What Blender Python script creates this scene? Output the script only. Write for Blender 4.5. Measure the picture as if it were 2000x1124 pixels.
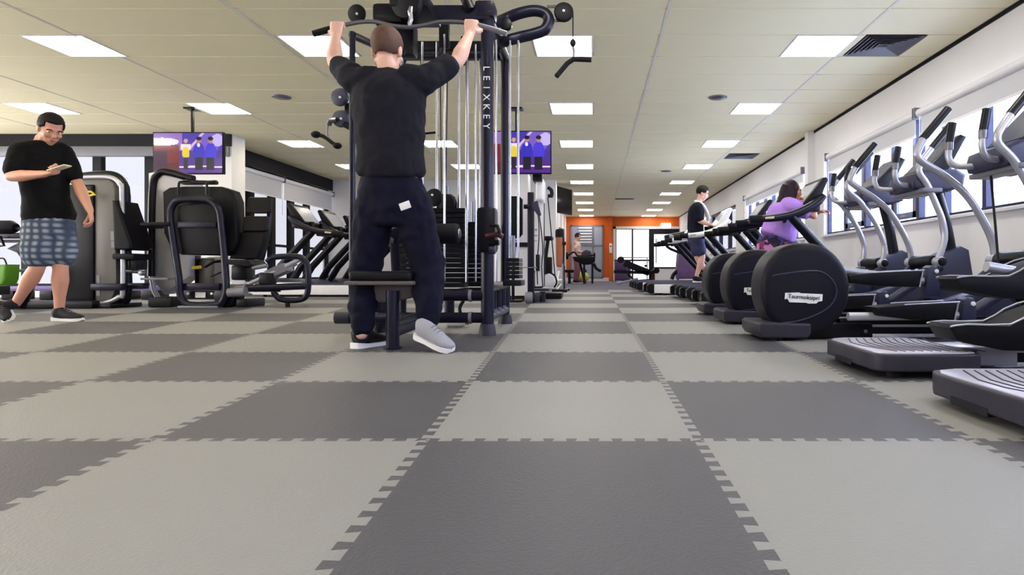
import bpy, bmesh, math, random
from mathutils import Vector, Matrix
random.seed(7)
for o in list(bpy.data.objects): bpy.data.objects.remove(o)
S = bpy.context.scene; C = S.collection
PI = math.pi
V = Vector
# ---------------------------------------------------------------- camera, world, exposure
F, CX, CY, H = 1217.0, 1160.0, 529.0, 0.43          # focal length in px of a 2000 px frame, vanishing point, camera height
cam = bpy.data.objects.new('camera', bpy.data.cameras.new('camera')); C.objects.link(cam)
cam.location = (0, 0, H); cam.rotation_euler = (PI/2, 0, 0)
cam.data.sensor_width = 36; cam.data.lens = 36*F/2000
cam.data.shift_x = -(CX-1000)/2000; cam.data.shift_y = (CY-562)/2000
cam.data.clip_start = .05; cam.data.clip_end = 200
S.camera = cam
def lin(r, g, b):
    f = lambda c: c/12.92 if c <= .04045 else ((c+.055)/1.055)**2.4
    return (f(r/255), f(g/255), f(b/255), 1)
w = bpy.data.worlds.new('overcast_sky'); S.world = w; w.use_nodes = True
bg = w.node_tree.nodes['Background']; bg.inputs[0].default_value = (.76, .80, 1, 1); bg.inputs[1].default_value = 7.0
S.view_settings.view_transform = 'Standard'; S.view_settings.look = 'None'
S.view_settings.gamma = 1; S.view_settings.use_curve_mapping = False; S.view_settings.exposure = 0.88
LAMP = 8.5                                           # strength of the ceiling light panels
def W(x, y, Y): return V(((x-CX)*Y/F, Y, H+(CY-y)*Y/F))   # a point seen at (x, y) of the photo, Y metres away
def FY(y): return F*H/(y-CY)
# ---------------------------------------------------------------- materials
MATS = {}
def mat(name, rgb, rough=.5, metal=0, var=.06, scale=30, bump=0, coat=0, emit=0, trans=0, alpha=1):
    if name in MATS: return MATS[name]
    m = bpy.data.materials.new(name); m.use_nodes = True; nt = m.node_tree
    b = nt.nodes['Principled BSDF']
    c = lin(*rgb)
    tc = nt.nodes.new('ShaderNodeTexCoord'); nz = nt.nodes.new('ShaderNodeTexNoise')
    nz.inputs['Scale'].default_value = scale; nz.inputs['Detail'].default_value = 4
    nt.links.new(tc.outputs['Object'], nz.inputs['Vector'])
    mx = nt.nodes.new('ShaderNodeMix'); mx.data_type = 'RGBA'
    mx.inputs['A'].default_value = tuple(v*(1-var) for v in c[:3])+(1,)
    mx.inputs['B'].default_value = tuple(min(1, v*(1+var)) for v in c[:3])+(1,)
    nt.links.new(nz.outputs['Fac'], mx.inputs['Factor'])
    nt.links.new(mx.outputs['Result'], b.inputs['Base Color'])
    b.inputs['Roughness'].default_value = rough; b.inputs['Metallic'].default_value = metal
    if max(rgb) < 64: b.inputs['Specular IOR Level'].default_value = .2
    if coat: b.inputs['Coat Weight'].default_value = coat; b.inputs['Coat Roughness'].default_value = .15
    if bump:
        bp = nt.nodes.new('ShaderNodeBump'); bp.inputs['Strength'].default_value = bump; bp.inputs['Distance'].default_value = .004
        nt.links.new(nz.outputs['Fac'], bp.inputs['Height']); nt.links.new(bp.outputs['Normal'], b.inputs['Normal'])
    if emit:
        nt.links.new(mx.outputs['Result'], b.inputs['Emission Color']); b.inputs['Emission Strength'].default_value = emit
    if trans: b.inputs['Transmission Weight'].default_value = trans
    MATS[name] = m; return m
M_black = mat('black_paint', (13, 12, 21), .38, 0, .1, 20, coat=.1)
M_frame = mat('dark_frame_paint', (26, 25, 42), .36, .25, .1, 18, coat=.15)
M_plast = mat('black_plastic', (12, 11, 18), .5, 0, .1, 40, bump=.05)
M_vinyl = mat('black_vinyl', (12, 11, 18), .55, 0, .1, 60, bump=.12)
M_drum = mat('drum_plastic', (18, 17, 29), .42, 0, .08, 40, bump=.04)
M_plate = mat('step_plate_grey', (50, 48, 60), .42, 0, .06, 50, bump=.06)
M_tread = mat('step_top_sheen_grey', (190, 187, 206), .26, .15, .05, 40)  # pale tone puts the window reflections into the step tops' colour
M_silver = mat('silver_paint', (182, 182, 194), .30, .45, .04, 10)
M_chrome = mat('chrome', (176, 176, 186), .22, .9, .03, 5)
M_white = mat('white_plastic', (236, 234, 238), .4, 0, .03, 10)
M_lgrey = mat('light_grey_plastic', (118, 117, 128), .4, .1, .05, 20)
M_steel = mat('brushed_steel', (120, 120, 128), .32, .8, .08, 60)
M_bronze = mat('grey_bronze_panel', (102, 100, 98), .38, .45, .08, 8)
M_mid = mat('slate_plastic', (38, 39, 68), .42, 0, .06, 20)
M_rubber = mat('rubber', (22, 22, 25), .75, 0, .15, 80, bump=.1)
M_wall = mat('white_wall_paint', (238, 236, 238), .7, 0, .02, 6, bump=.02)
M_dark = mat('dark_band_paint', (26, 26, 32), .55, 0, .08, 12)
M_orange = mat('orange_wall_paint', (208, 98, 18), .6, 0, .05, 4)
M_blind = mat('blind_fabric', (208, 208, 214), .8, 0, .03, 120)
M_green = mat('green_plastic', (92, 150, 40), .45)
M_purple = mat('purple_mat', (112, 96, 168), .5, 0, .08, 20)
M_led = mat('panel_diffuser', (255, 250, 240), .5, 0, 0, 5, emit=LAMP)
M_cable = mat('cable_black', (18, 18, 20), .5)
M_alum = mat('aluminium_frame', (120, 126, 150), .4, .3, .05, 10)
M_yellow = mat('yellow_plastic', (214, 190, 40), .5)
M_pin = mat('white_pin', (235, 235, 238), .3)
# ---------------------------------------------------------------- mesh helpers
class MB:
    def __init__(s): s.v = []; s.f = []
    def add(s, vs, fs):
        n = len(s.v); s.v += [V(p) for p in vs]; s.f += [tuple(i+n for i in f) for f in fs]; return s
    def bm(s, bm):
        bm.verts.index_update(); s.add([p.co.copy() for p in bm.verts], [[q.index for q in f.verts] for f in bm.faces]); bm.free(); return s
    def box(s, c, d, bev=0, rot=None, seg=2):
        b = bmesh.new(); bmesh.ops.create_cube(b, size=1)
        bmesh.ops.scale(b, vec=d, verts=b.verts)
        if bev: bmesh.ops.bevel(b, geom=b.edges[:], offset=min(bev, min(d)*.49), segments=seg, profile=.6, affect='EDGES')
        if rot is not None: bmesh.ops.transform(b, matrix=rot.to_4x4(), verts=b.verts)
        bmesh.ops.translate(b, vec=V(c), verts=b.verts); return s.bm(b)
    def span(s, a, b, bev=0, seg=2):                                # a box between two corners
        a = V(a); b = V(b); return s.box((a+b)/2, [abs(x) for x in (b-a)], bev, None, seg)
    def tube(s, pts, r, seg=10, closed=False, sm=0, flat=1):
        pts = [V(p) for p in pts]
        if sm: pts, r = smooth(pts, r, sm, closed)
        n = len(pts); rr = list(r) if isinstance(r, (list, tuple)) else [r]*n
        vs = []; fs = []; N = None
        for i in range(n):
            a = pts[(i-1) % n] if (closed or i) else pts[0]; c = pts[(i+1) % n] if (closed or i < n-1) else pts[-1]
            t = (c-a); t = t.normalized() if t.length > 1e-9 else V((0, 0, 1))
            if N is None: N = t.orthogonal().normalized()
            else:
                N = N - t*N.dot(t); N = N.normalized() if N.length > 1e-6 else t.orthogonal().normalized()
            B = t.cross(N)
            for k in range(seg):
                q = 2*PI*k/seg; vs.append(pts[i]+(N*math.cos(q)+B*math.sin(q)*flat)*rr[i])
        m = n if closed else n-1
        for i in range(m):
            for k in range(seg):
                a = i*seg+k; b = i*seg+(k+1) % seg; j = ((i+1) % n)*seg
                fs.append((a, b, j+(k+1) % seg, j+k))
        if not closed:
            fs.append(tuple(range(seg-1, -1, -1))); fs.append(tuple((n-1)*seg+k for k in range(seg)))
        return s.add(vs, fs)
    def cyl(s, a, b, r, seg=16, r2=None): return s.tube([a, b], [r, r if r2 is None else r2], seg)
    def disc(s, c, ax, r, t, seg=24, bev=.006):                     # a wheel with a soft rim
        c = V(c); ax = V(ax).normalized(); h = t/2; b = min(bev, h*.9)
        return s.tube([c-ax*h, c-ax*(h-b*.3), c-ax*(h-b), c+ax*(h-b), c+ax*(h-b*.3), c+ax*h], [r-b, r-b*.3, r, r, r-b*.3, r-b], seg)
    def ball(s, c, rad, seg=14, rings=9, rot=None):
        c = V(c); rad = V(rad) if hasattr(rad, '__len__') else V((rad,)*3)
        vs = []; fs = []
        for i in range(1, rings):
            a = PI*i/rings
            for k in range(seg):
                q = 2*PI*k/seg; vs.append(V((math.sin(a)*math.cos(q)*rad.x, math.sin(a)*math.sin(q)*rad.y, math.cos(a)*rad.z)))
        t = len(vs); vs += [V((0, 0, rad.z)), V((0, 0, -rad.z))]
        for i in range(rings-2):
            for k in range(seg):
                a = i*seg+k; b = i*seg+(k+1) % seg; fs.append((a, a+seg, b+seg, b))
        for k in range(seg):
            fs.append((t, k, (k+1) % seg)); q = (rings-2)*seg; fs.append((t+1, q+(k+1) % seg, q+k))
        if rot is not None: vs = [rot @ v for v in vs]
        return s.add([v+c for v in vs], fs)
    def prism(s, poly, o, u, v, d, bev=0, seg=2):                   # outline (2D) in the plane o,u,v pushed along d
        o, u, v, d = V(o), V(u), V(v), V(d); b = bmesh.new()
        vs = [b.verts.new(o+u*p[0]+v*p[1]) for p in poly]
        f = b.faces.new(vs)
        r = bmesh.ops.extrude_face_region(b, geom=[f]); nv = [e for e in r['geom'] if isinstance(e, bmesh.types.BMVert)]
        bmesh.ops.translate(b, vec=d, verts=nv)
        bmesh.ops.recalc_face_normals(b, faces=b.faces)
        if bev:
            ed = [e for e in b.edges if len(e.link_faces) == 2 and (e.verts[0] in nv) == (e.verts[1] in nv)]
            bmesh.ops.bevel(b, geom=ed, offset=bev, segments=seg, profile=.6, affect='EDGES')
        return s.bm(b)
    def loft(s, pts, rad, ref, seg=16):                             # elliptical sections: rad = (along ref, across)
        ref = V(ref); pts = [V(p) for p in pts]; vs = []; fs = []; n = len(pts)
        for i in range(n):
            t = (pts[min(i+1, n-1)]-pts[max(i-1, 0)]).normalized()
            A = (ref-t*ref.dot(t)).normalized(); B = t.cross(A)
            for k in range(seg):
                q = 2*PI*k/seg; vs.append(pts[i]+A*math.cos(q)*rad[i][0]+B*math.sin(q)*rad[i][1])
        for i in range(n-1):
            for k in range(seg):
                a = i*seg+k; b = i*seg+(k+1) % seg; fs.append((a, b, b+seg, a+seg))
        fs.append(tuple(range(seg-1, -1, -1))); fs.append(tuple((n-1)*seg+k for k in range(seg)))
        return s.add(vs, fs)
    def mesh(s, name, off=V((0, 0, 0)), smooth_angle=40):
        me = bpy.data.meshes.new(name); me.from_pydata([tuple(p-off) for p in s.v], [], s.f)
        me.validate()
        if smooth_angle:
            me.polygons.foreach_set('use_smooth', [True]*len(me.polygons)); me.set_sharp_from_angle(angle=math.radians(smooth_angle))
        me.update(); return me
    def build(s, name, m, parent=None, world=False, ang=40, label=None):
        off = V(parent.location) if (world and parent is not None) else V((0, 0, 0))
        if world and parent is not None and parent.parent: off = off+V(parent.parent.location)
        me = s.mesh(name, off, ang); me.materials.append(m)
        o = bpy.data.objects.new(name, me); C.objects.link(o); o.parent = parent
        if label: o['label'] = label
        return o
def smooth(pts, r, k, closed=False):
    n = len(pts); out = []; ro = []; rr = r if isinstance(r, (list, tuple)) else [r]*n
    m = n if closed else n-1
    for i in range(m):
        if closed: p = [pts[(i+j) % n] for j in (-1, 0, 1, 2)]
        else: p = [pts[max(i-1, 0)], pts[i], pts[i+1], pts[min(i+2, n-1)]]
        for j in range(k):
            t = j/k
            out.append(.5*((2*p[1])+(p[2]-p[0])*t+(2*p[0]-5*p[1]+4*p[2]-p[3])*t*t+(3*p[1]-p[0]-3*p[2]+p[3])*t**3))
            ro.append(rr[i]*(1-t)+rr[(i+1) % n]*t)
    if not closed: out.append(pts[-1]); ro.append(rr[-1])
    return out, ro
def rrect(w, h, r, k=5, cx=0, cy=0):                                # rounded rectangle outline
    o = []
    for (sx, sy, a0) in ((1, 1, 0), (-1, 1, 90), (-1, -1, 180), (1, -1, 270)):
        for i in range(k+1):
            a = math.radians(a0+90*i/k); o.append((cx+sx*(w/2-r)+r*math.cos(a), cy+sy*(h/2-r)+r*math.sin(a)))
    return o
def thing(name, label, cat, loc=(0, 0, 0), rz=0, group=None):
    o = bpy.data.objects.new(name, None); C.objects.link(o); o.empty_display_size = .1
    o.location = loc; o.rotation_euler = (0, 0, rz); o['label'] = label; o['category'] = cat
    if group: o['group'] = group
    return o
def tag(o, label, cat, group=None):
    o['label'] = label; o['category'] = cat
    if group: o['group'] = group
    return o
def struct(name, mb, m, parent=None, label=None, ang=30):
    o = mb.build(name, m, parent, ang=ang)
    if parent is None: o['kind'] = 'structure'
    if label: o['label'] = label
    return o
def textmesh(txt, size, ext=.002):
    cu = bpy.data.curves.new('t', 'FONT'); cu.body = txt; cu.size = size; cu.extrude = ext; cu.align_x = 'CENTER'; cu.align_y = 'CENTER'
    o = bpy.data.objects.new('t', cu); C.objects.link(o)
    dg = bpy.context.evaluated_depsgraph_get(); me = bpy.data.meshes.new_from_object(o.evaluated_get(dg))
    vs = [v.co.copy() for v in me.vertices]; fs = [tuple(p.vertices) for p in me.polygons]
    bpy.data.objects.remove(o); bpy.data.meshes.remove(me); return vs, fs
def lettering(name, txt, size, M, m, parent):                       # M maps the flat text into place
    vs, fs = textmesh(txt, size); mb = MB(); mb.add([M @ v for v in vs], fs)
    return mb.build(name, m, parent, ang=0)
def remesh(mb, voxel, it=6, fac=.5, disp=0, dscale=.12):            # join overlapping solids into one smooth skin
    me = mb.mesh('tmp', smooth_angle=0); o = bpy.data.objects.new('tmp', me); C.objects.link(o)
    r = o.modifiers.new('r', 'REMESH'); r.mode = 'VOXEL'; r.voxel_size = voxel
    if it:
        q = o.modifiers.new('s', 'SMOOTH'); q.iterations = it; q.factor = fac
    if disp:
        tx = bpy.data.textures.new('folds', 'CLOUDS'); tx.noise_scale = dscale; tx.noise_depth = 1
        d = o.modifiers.new('d', 'DISPLACE'); d.texture = tx; d.strength = disp; d.mid_level = .5; d.texture_coords = 'LOCAL'
    dg = bpy.context.evaluated_depsgraph_get(); n = bpy.data.meshes.new_from_object(o.evaluated_get(dg))
    bpy.data.objects.remove(o); bpy.data.meshes.remove(me)
    n.polygons.foreach_set('use_smooth', [True]*len(n.polygons)); return n
def link(name, me, m, parent, label=None):
    me.name = name; me.materials.clear(); me.materials.append(m)
    o = bpy.data.objects.new(name, me); C.objects.link(o); o.parent = parent
    if label: o['label'] = label
    return o
# ================================================================ THE ROOM
ZC = 2.67; XR = 3.55; XL = -10.6; XL2 = -6.5; YW = 10.25; YW2 = 15.4; YB = 25.9; Y0 = -3.0
# ---- floor: a dark base, with interlocking mats laid on it
M_base = mat('carpet_dark', (92, 90, 108), .85, 0, .12, 90, bump=.2)
floor = struct('floor', MB().span((XL-.1, Y0, -.06), (XR+.2, YW+.1, -.010)).span((XL2-.1, YW+.1, -.06), (XR+.2, YB+.3, -.010)), M_base)
def tile_mat(name, rgb, seed):
    m = mat(name, rgb, .52, 0, .05, 2.2); nt = m.node_tree; b = nt.nodes['Principled BSDF']
    tc = nt.nodes.new('ShaderNodeTexCoord'); wv = nt.nodes.new('ShaderNodeTexVoronoi'); wv.inputs['Scale'].default_value = 160
    nt.links.new(tc.outputs['Object'], wv.inputs['Vector'])
    bp = nt.nodes.new('ShaderNodeBump'); bp.inputs['Strength'].default_value = .35; bp.inputs['Distance'].default_value = .002
    nt.links.new(wv.outputs['Distance'], bp.inputs['Height']); nt.links.new(bp.outputs['Normal'], b.inputs['Normal'])
    return m
M_tl = tile_mat('mat_light_grey', (132, 131, 129), 1); M_td = tile_mat('mat_dark_grey', (70, 69, 75), 2)
ROWS = [-.6, .08, .82, 1.583, 2.417, 3.29, 4.24, 5.26, 6.26, 7.2, 8.15, 9.15, 10.2, 11.3, 12.5, 13.9]   # first is row -3
def colx(k, Y):
    c = ((830+535*k)-1130)/386.5
    return c*H+Y*((CY-473)*c-30)/F
def toothed(p, q, n, d):                                            # dovetailed edge from p to q
    p, q = V(p), V(q); t = (q-p)/n; nr = V((-t.y, t.x, 0)).normalized()*d
    out = []
    for i in range(n):
        a = p+t*i
        if i == 0: out += [a+t*.0]
        out += [a+t*.22-nr*.5, a+t*.16+nr*.5, a+t*.66+nr*.5, a+t*.60-nr*.5]
    return out
edge_cache = {}
def edge(kind, a, b):
    key = (kind, a, b)
    if key not in edge_cache:
        if kind == 'c': p, q = (colx(a, ROWS[b]), ROWS[b], 0), (colx(a, ROWS[b+1]), ROWS[b+1], 0)
        else: p, q = (colx(a, ROWS[b]), ROWS[b], 0), (colx(a+1, ROWS[b]), ROWS[b], 0)
        near = ROWS[b] < 5.5
        edge_cache[key] = toothed(p, q, 12, .026) if near else [V(p)]
    return edge_cache[key]
def corner(k, j): return V((colx(k, ROWS[j]), ROWS[j], 0))
for j in range(len(ROWS)-1):
    for k in range(-9, 6):
        cs = [corner(k, j), corner(k+1, j), corner(k+1, j+1), corner(k, j+1)]
        if min(c.x for c in cs) < (XL+.2 if ROWS[j+1] < YW-.1 else XL2+.1): continue
        if max(c.x for c in cs) > XR-.02:
            if min(c.x for c in cs) > XR-.1: continue
        bot = edge('r', k, j); rgt = edge('c', k+1, j); top = edge('r', k, j+1); lft = edge('c', k, j)
        loop = list(bot)+list(rgt)+[cs[2]]+list(reversed(top[1:]))+[cs[3]]+list(reversed(lft[1:]))
        loop = [V((min(p.x, XR-.01), p.y, 0)) for p in loop]
        cen = V((sum(c.x for c in cs)/4, sum(c.y for c in cs)/4, 0))
        n = len(loop); vs = [p-cen for p in loop]+[p-cen-V((0, 0, .009)) for p in loop]
        fs = [tuple(range(n))]+[(i, n+i, n+(i+1) % n, (i+1) % n) for i in range(n)]
        me = bpy.data.meshes.new('floor_tile'); me.from_pydata([tuple(v) for v in vs], [], fs); me.update()
        dark = (k+(j-3)) % 2 != 0
        me.materials.append(M_td if dark else M_tl)
        o = bpy.data.objects.new('floor_tile', me); C.objects.link(o); o.parent = floor; o.location = cen
# ---- ceiling: metal planks hung in a grid, light panels set in
M_plank = mat('ceiling_plank', (244, 234, 194), .55, 0, .02, 3)
M_grid = mat('ceiling_tee', (226, 222, 208), .6, 0, .03, 8)
ceiling = struct('ceiling', MB().span((XL-.2, Y0, ZC+.03), (XR+.2, YW+.2, ZC+.10)).span((XL2-.2, YW+.2, ZC+.03), (XR+.2, YB+.3, ZC+.10)), mat('ceiling_void', (120, 118, 112), .8))
COLS = [-10.55, -8.68, -6.82, -4.95, -3.09, -1.23, .64, 2.52, XR-.02]
PY0, PD = 5.32, .5975
LCOL = [(1.94, 2.52), (-.60, -.01), (-3.03, -2.43), (-5.46, -4.87), (-7.90, -7.31)]
LROW = [PY0+PD*(1+4*i) for i in range(-3, 9)]
VENTS = [(2.60, 3.17, PY0+PD*1), (2.60, 3.17, PY0+PD*11)]
def planks():
    for r in range(-13, 35):
        y0 = PY0+PD*r; y1 = y0+PD
        if y0 < Y0+.1: continue
        for c in range(len(COLS)-1):
            a, b = COLS[c], COLS[c+1]
            if y0 > YW-.05 and b < XL2+.2: continue
            if y0 > YW-.05 and a < XL2: a = XL2+.02
            holes = []
            if any(abs(y0-l) < .05 for l in LROW): holes += LCOL
            holes += [(v[0], v[1]) for v in VENTS if abs(v[2]-y0) < .05]
            holes = sorted(h for h in holes if h[0] > a-.05 and h[1] < b+.05)
            segs = []; x = a
            for h in holes:
                if h[0]-x > .03: segs.append((x, h[0]))
                x = h[1]
            if b-x > .03: segs.append((x, b))
            for s in segs: yield s[0], s[1], y0, y1
PL = list(planks()); seen = [p for p in PL if p[2] > 4.6]; far = [p for p in PL if p[2] <= 4.6]
seen.sort(key=lambda p: p[2]); far += seen[290:]; seen = seen[:290]
pcache = {}
for (a, b, y0, y1) in seen:
    key = (round(b-a, 3),)
    if key not in pcache:
        mb = MB(); wx = (b-a)/2-.006; wy = PD/2-.006
        mb.add([(-wx, -wy, .012), (wx, -wy, .012), (wx, wy, .012), (-wx, wy, .012), (-wx+.006, -wy+.006, 0), (wx-.006, -wy+.006, 0), (wx-.006, wy-.006, 0), (-wx+.006, wy-.006, 0)],
               [(7, 6, 5, 4), (0, 4, 5, 1), (1, 5, 6, 2), (2, 6, 7, 3), (3, 7, 4, 0), (0, 1, 2, 3)])
        me = mb.mesh('ceiling_tile', smooth_angle=0); me.materials.append(M_plank); pcache[key] = me
    o = bpy.data.objects.new('ceiling_tile', pcache[key]); C.objects.link(o); o.parent = ceiling; o.location = ((a+b)/2, (y0+y1)/2, ZC)
mb = MB()
for (a, b, y0, y1) in far: mb.span((a+.006, y0+.006, ZC), (b-.006, y1-.006, ZC+.012))
o = mb.build('ceiling_tiles_overhead', M_plank, ceiling, ang=0); o['kind'] = 'stuff'
mb = MB()
for x in COLS[1:-1]: mb.span((x-.012, Y0+.02, ZC-.004), (x+.012, YW if x < XL2 else YB, ZC+.02))
mb.build('grid_tee', M_grid, ceiling, ang=0)
# ---- walls
def wall(name, a, b, m=M_wall): return struct(name, MB().span(a, b), m)
wall('wall_back', (-1.15, YB, -.06), (XR+.2, YB+.2, ZC+.03), M_orange)
wall('wall_rear', (XL-.2, Y0-.2, -.06), (XR+.2, Y0, ZC+.03))
struct('wall_left', MB().span((XL-.2, Y0, -.06), (XL, YW+.2, .22)).span((XL-.2, Y0, 2.5), (XL, YW+.2, ZC+.03)).span((XL-.2, Y0, .2), (XL, Y0+.4, 2.52)).span((XL-.2, YW-.3, .2), (XL, YW+.2, 2.52)), M_wall)  # large opening made for the added window run
# the right wall, pierced by three windows and an unseen one added for light
WIN_R = [(-2.4, 3.5, .975, 2.2), (4.2, 9.62, .975, 2.2), (10.35, 14.5, .975, 2.16), (15.6, 19.0, .975, 2.1)]
mb = MB(); y = Y0
for (a, b, z0, z1) in WIN_R:
    mb.span((XR, y, -.06), (XR+.2, a, ZC+.03)); mb.span((XR, a, -.06), (XR+.2, b, z0)); mb.span((XR, a, z1), (XR+.2, b, ZC+.03)); y = b
mb.span((XR, y, -.06), (XR+.2, YB+.2, ZC+.03))
struct('wall_right', mb, M_wall)
struct('trim_1', MB().span((XR-.012, Y0, ZC-.028), (XR+.0, YB, ZC+.005)), M_dark, label='thin black strip along the ceiling above the right windows')  # solid strip in dark paint along the wall top
mb = MB().span((XR-.11, 10.02, 0), (XR, 10.17, ZC)); struct('trim_2', mb, M_wall, label='boxed white pipe casing between the right windows')
M_glass = bpy.data.materials.new('window_glass'); M_glass.use_nodes = True
def glass_mat(m, tint, refl):
    nt = m.node_tree; nt.nodes.clear(); out = nt.nodes.new('ShaderNodeOutputMaterial')
    tr = nt.nodes.new('ShaderNodeBsdfTransparent'); tr.inputs[0].default_value = tint
    gl = nt.nodes.new('ShaderNodeBsdfGlossy'); gl.inputs['Roughness'].default_value = .03
    fr = nt.nodes.new('ShaderNodeFresnel'); fr.inputs[0].default_value = 1.4
    mm = nt.nodes.new('ShaderNodeMath'); mm.operation = 'MULTIPLY'; mm.inputs[1].default_value = refl
    nt.links.new(fr.outputs[0], mm.inputs[0])
    mx = nt.nodes.new('ShaderNodeMixShader'); nt.links.new(mm.outputs[0], mx.inputs[0]); nt.links.new(tr.outputs[0], mx.inputs[1]); nt.links.new(gl.outputs[0], mx.inputs[2])
    nt.links.new(mx.outputs[0], out.inputs[0])
glass_mat(M_glass, (.90, .94, 1, 1), .5)
M_warmfill = bpy.data.materials.new('warm_fill_glass'); M_warmfill.use_nodes = True; glass_mat(M_warmfill, (.98, .94, .83, 1), .5)  # tint added to warm the light on the left ceiling
M_frost = bpy.data.materials.new('frosted_glass'); M_frost.use_nodes = True; glass_mat(M_frost, (.30, .295, .28, 1), .15)
wn = 0
def window(axis, lo, hi, z0, z1, at, bars, m, mg, trans=None, fw=.055, depth=.08, mull=.05, tname=None, outer=True):
    """a window in a wall: axis 'y' = set in a side wall at x=at, axis 'x' = facing the camera at y=at"""
    global wn; wn += 1
    P = (lambda u, d, z: (at+d, u, z)) if axis == 'y' else (lambda u, d, z: (u, at+d, z))
    mb = MB()
    for (a, b, c, d) in ((lo, hi, z0, z0+fw), (lo, hi, z1-fw, z1), (lo, lo+fw, z0, z1), (hi-fw, hi, z0, z1)): mb.span(P(a, 0, c), P(b, depth, d))
    root = struct('window_%d' % wn, mb, m)
    edges = [lo+fw]+[b for b in bars]+[hi-fw]
    for b in bars:
        MB().span(P(b-mull/2, -.01, z0+.01), P(b+mull/2, depth+.01, z1-.01)).build('mullion', m, root, ang=0)
    zz = [z0+fw, z1-fw] if trans is None else [z0+fw, trans, z1-fw]
    if trans is not None: MB().span(P(lo+.01, .0, trans-.025), P(hi-.01, depth, trans+.025)).build('transom', m, root, ang=0)
    for i in range(len(edges)-1):
        for q in range(len(zz)-1):
            MB().span(P(edges[i], depth*.45, zz[q]), P(edges[i+1], depth*.45+.008, zz[q+1])).build('pane', mg, root, ang=0)
    return root
M_blue = mat('window_frame_navy', (44, 46, 76), .4, .2, .05, 12)
R1 = window('y', 4.2, 9.62, .975, 2.2, XR+.06, [5.0, 5.75, 6.42, 6.93, 7.52, 8.28, 8.95], M_blue, M_glass, mull=.06, depth=.05, fw=.04)
# opening lights in the nearest window: an inner sash each
for (a, b) in ((6.93, 7.52), (8.28, 8.95)):
    mb = MB(); x0, x1 = XR+.05, XR+.085
    for (p, q, c, d) in ((a+.04, b-.04, 1.03, 1.10), (a+.04, b-.04, 2.08, 2.14), (a+.04, a+.11, 1.03, 2.14), (b-.11, b-.04, 1.03, 2.14)): mb.span((x0, p, c), (x1, q, d))
    mb.build('sash', M_alum, R1, ang=0)
    MB().span((XR+.03, (a+b)/2-.05, 1.05), (XR+.052, (a+b)/2+.05, 1.075)).build('sash_handle', M_silver, R1, ang=0)
window('y', -2.4, 3.5, .975, 2.2, XR+.06, [-1.0, .5, 2.0], M_blue, M_glass, mull=.06, depth=.05, fw=.04)  # unseen window, added to let more daylight onto ceiling and walls
window('y', Y0+.4, YW-.3, .22, 2.5, XL-.12, [-1, .6, 2.2, 3.8, 5.4, 7.0, 8.5], M_dark, M_warmfill, mull=.06, depth=.05)  # window run added out of view to brighten walls and ceiling
R2 = window('y', 10.35, 14.5, .975, 2.16, XR+.06, [11.2, 11.75, 12.6, 13.2, 13.85], M_blue, M_glass, mull=.06, depth=.05, fw=.04)
R3 = window('y', 15.6, 19.0, .975, 2.1, XR+.06, [16.7, 17.9], M_blue, M_frost, mull=.09)
for i, (a, b, z0, z1) in enumerate(WIN_R):
    struct('trim_%d' % (11+i), MB().span((XR-.05, a-.04, z0-.035), (XR+.07, b+.04, z0), .008), M_white)
# roller blinds over the right windows
def blind(label, X, a, b, ztop, zdrop, axis='y', sgn=-1):
    if axis == 'y':
        t = thing('roller_blind', label, 'blind', (X, (a+b)/2, zdrop)); P = lambda d, u, z: V((X+sgn*d, u, z))-V(t.location)
    else:
        t = thing('roller_blind', label, 'blind', ((a+b)/2, X, zdrop)); P = lambda d, u, z: V((u, X+sgn*d, z))-V(t.location)
    A = P(.05, a, ztop); B = P(.05, b, ztop)
    MB().tube([A, B], .045, 16).build('cassette', M_white, t)
    MB().span(P(.045, a+.03, zdrop), P(.049, b-.03, ztop)).build('fabric', M_blind, t, ang=0)
    MB().span(P(.038, a+.03, zdrop-.02), P(.056, b-.03, zdrop+.006), .004).build('bottom_rail', M_white, t)
    for u in (a-.012, b+.012): MB().span(P(.0, u-.008, ztop-.06), P(.105, u+.008, ztop+.06)).build('end_bracket', M_lgrey, t, ang=0)
    MB().tube([P(.06, b-.02, ztop), P(.06, b-.02, zdrop-.35)], .004, 6).build('pull_chain', M_white, t)
    return t
blind('roller blind nearly rolled up above the window behind the nearest cross trainers', XR, 4.0, 6.70, 2.125, 1.90)
blind('roller blind nearly rolled up between the white pipe casing and the tall silver handles', XR, 6.76, 9.3, 2.125, 1.90)
blind('rolled-up white blind above the window behind the woman in purple', XR, 10.4, 14.4, 2.10, 1.92)
# ---- left: window wall facing the camera, pillar, side wall with windows
ZB = 2.28
struct('wall_front_left', MB().span((XL, YW, -.06), (XL2-.4, YW+.2, .16)).span((XL, YW, 2.42), (XL2-.4, YW+.2, ZC+.03)), M_wall)
struct('trim_6', MB().span((XL, YW-.05, 2.47), (-5.95, YW, ZC)), M_dark, label='black ceiling band above the far left windows')
struct('trim_7', MB().span((XL, YW-.10, 2.30), (-5.98, YW-.0, 2.46), .01), M_lgrey, label='grey blind housing above the far left windows')
window('x', XL+.02, XL2-.4, .16, 2.42, YW+.06, [-9.4, -8.22, -7.36], M_dark, M_frost, trans=.92, mull=.14)
struct('wall_pillar', MB().span((XL2-.4, YW-.02, -.06), (-5.95, YW+.38, ZC+.03)), M_wall)
mb = MB().span((XL2-.2, YW+.3, -.06), (XL2, YW2, .22)).span((XL2-.2, YW+.3, 2.42), (XL2, YW2, ZC+.03)); struct('wall_side_left', mb, M_wall)
struct('trim_8', MB().span((XL2, YW+.38, 2.40), (XL2+.05, YW2, ZC)), M_dark, label='black ceiling band above the receding left windows')
window('y', YW+.3, YW2, .22, 2.42, XL2-.14, [11.15, 11.95, 12.75, 13.55, 14.3], M_dark, M_frost, trans=.95, mull=.15)
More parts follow.
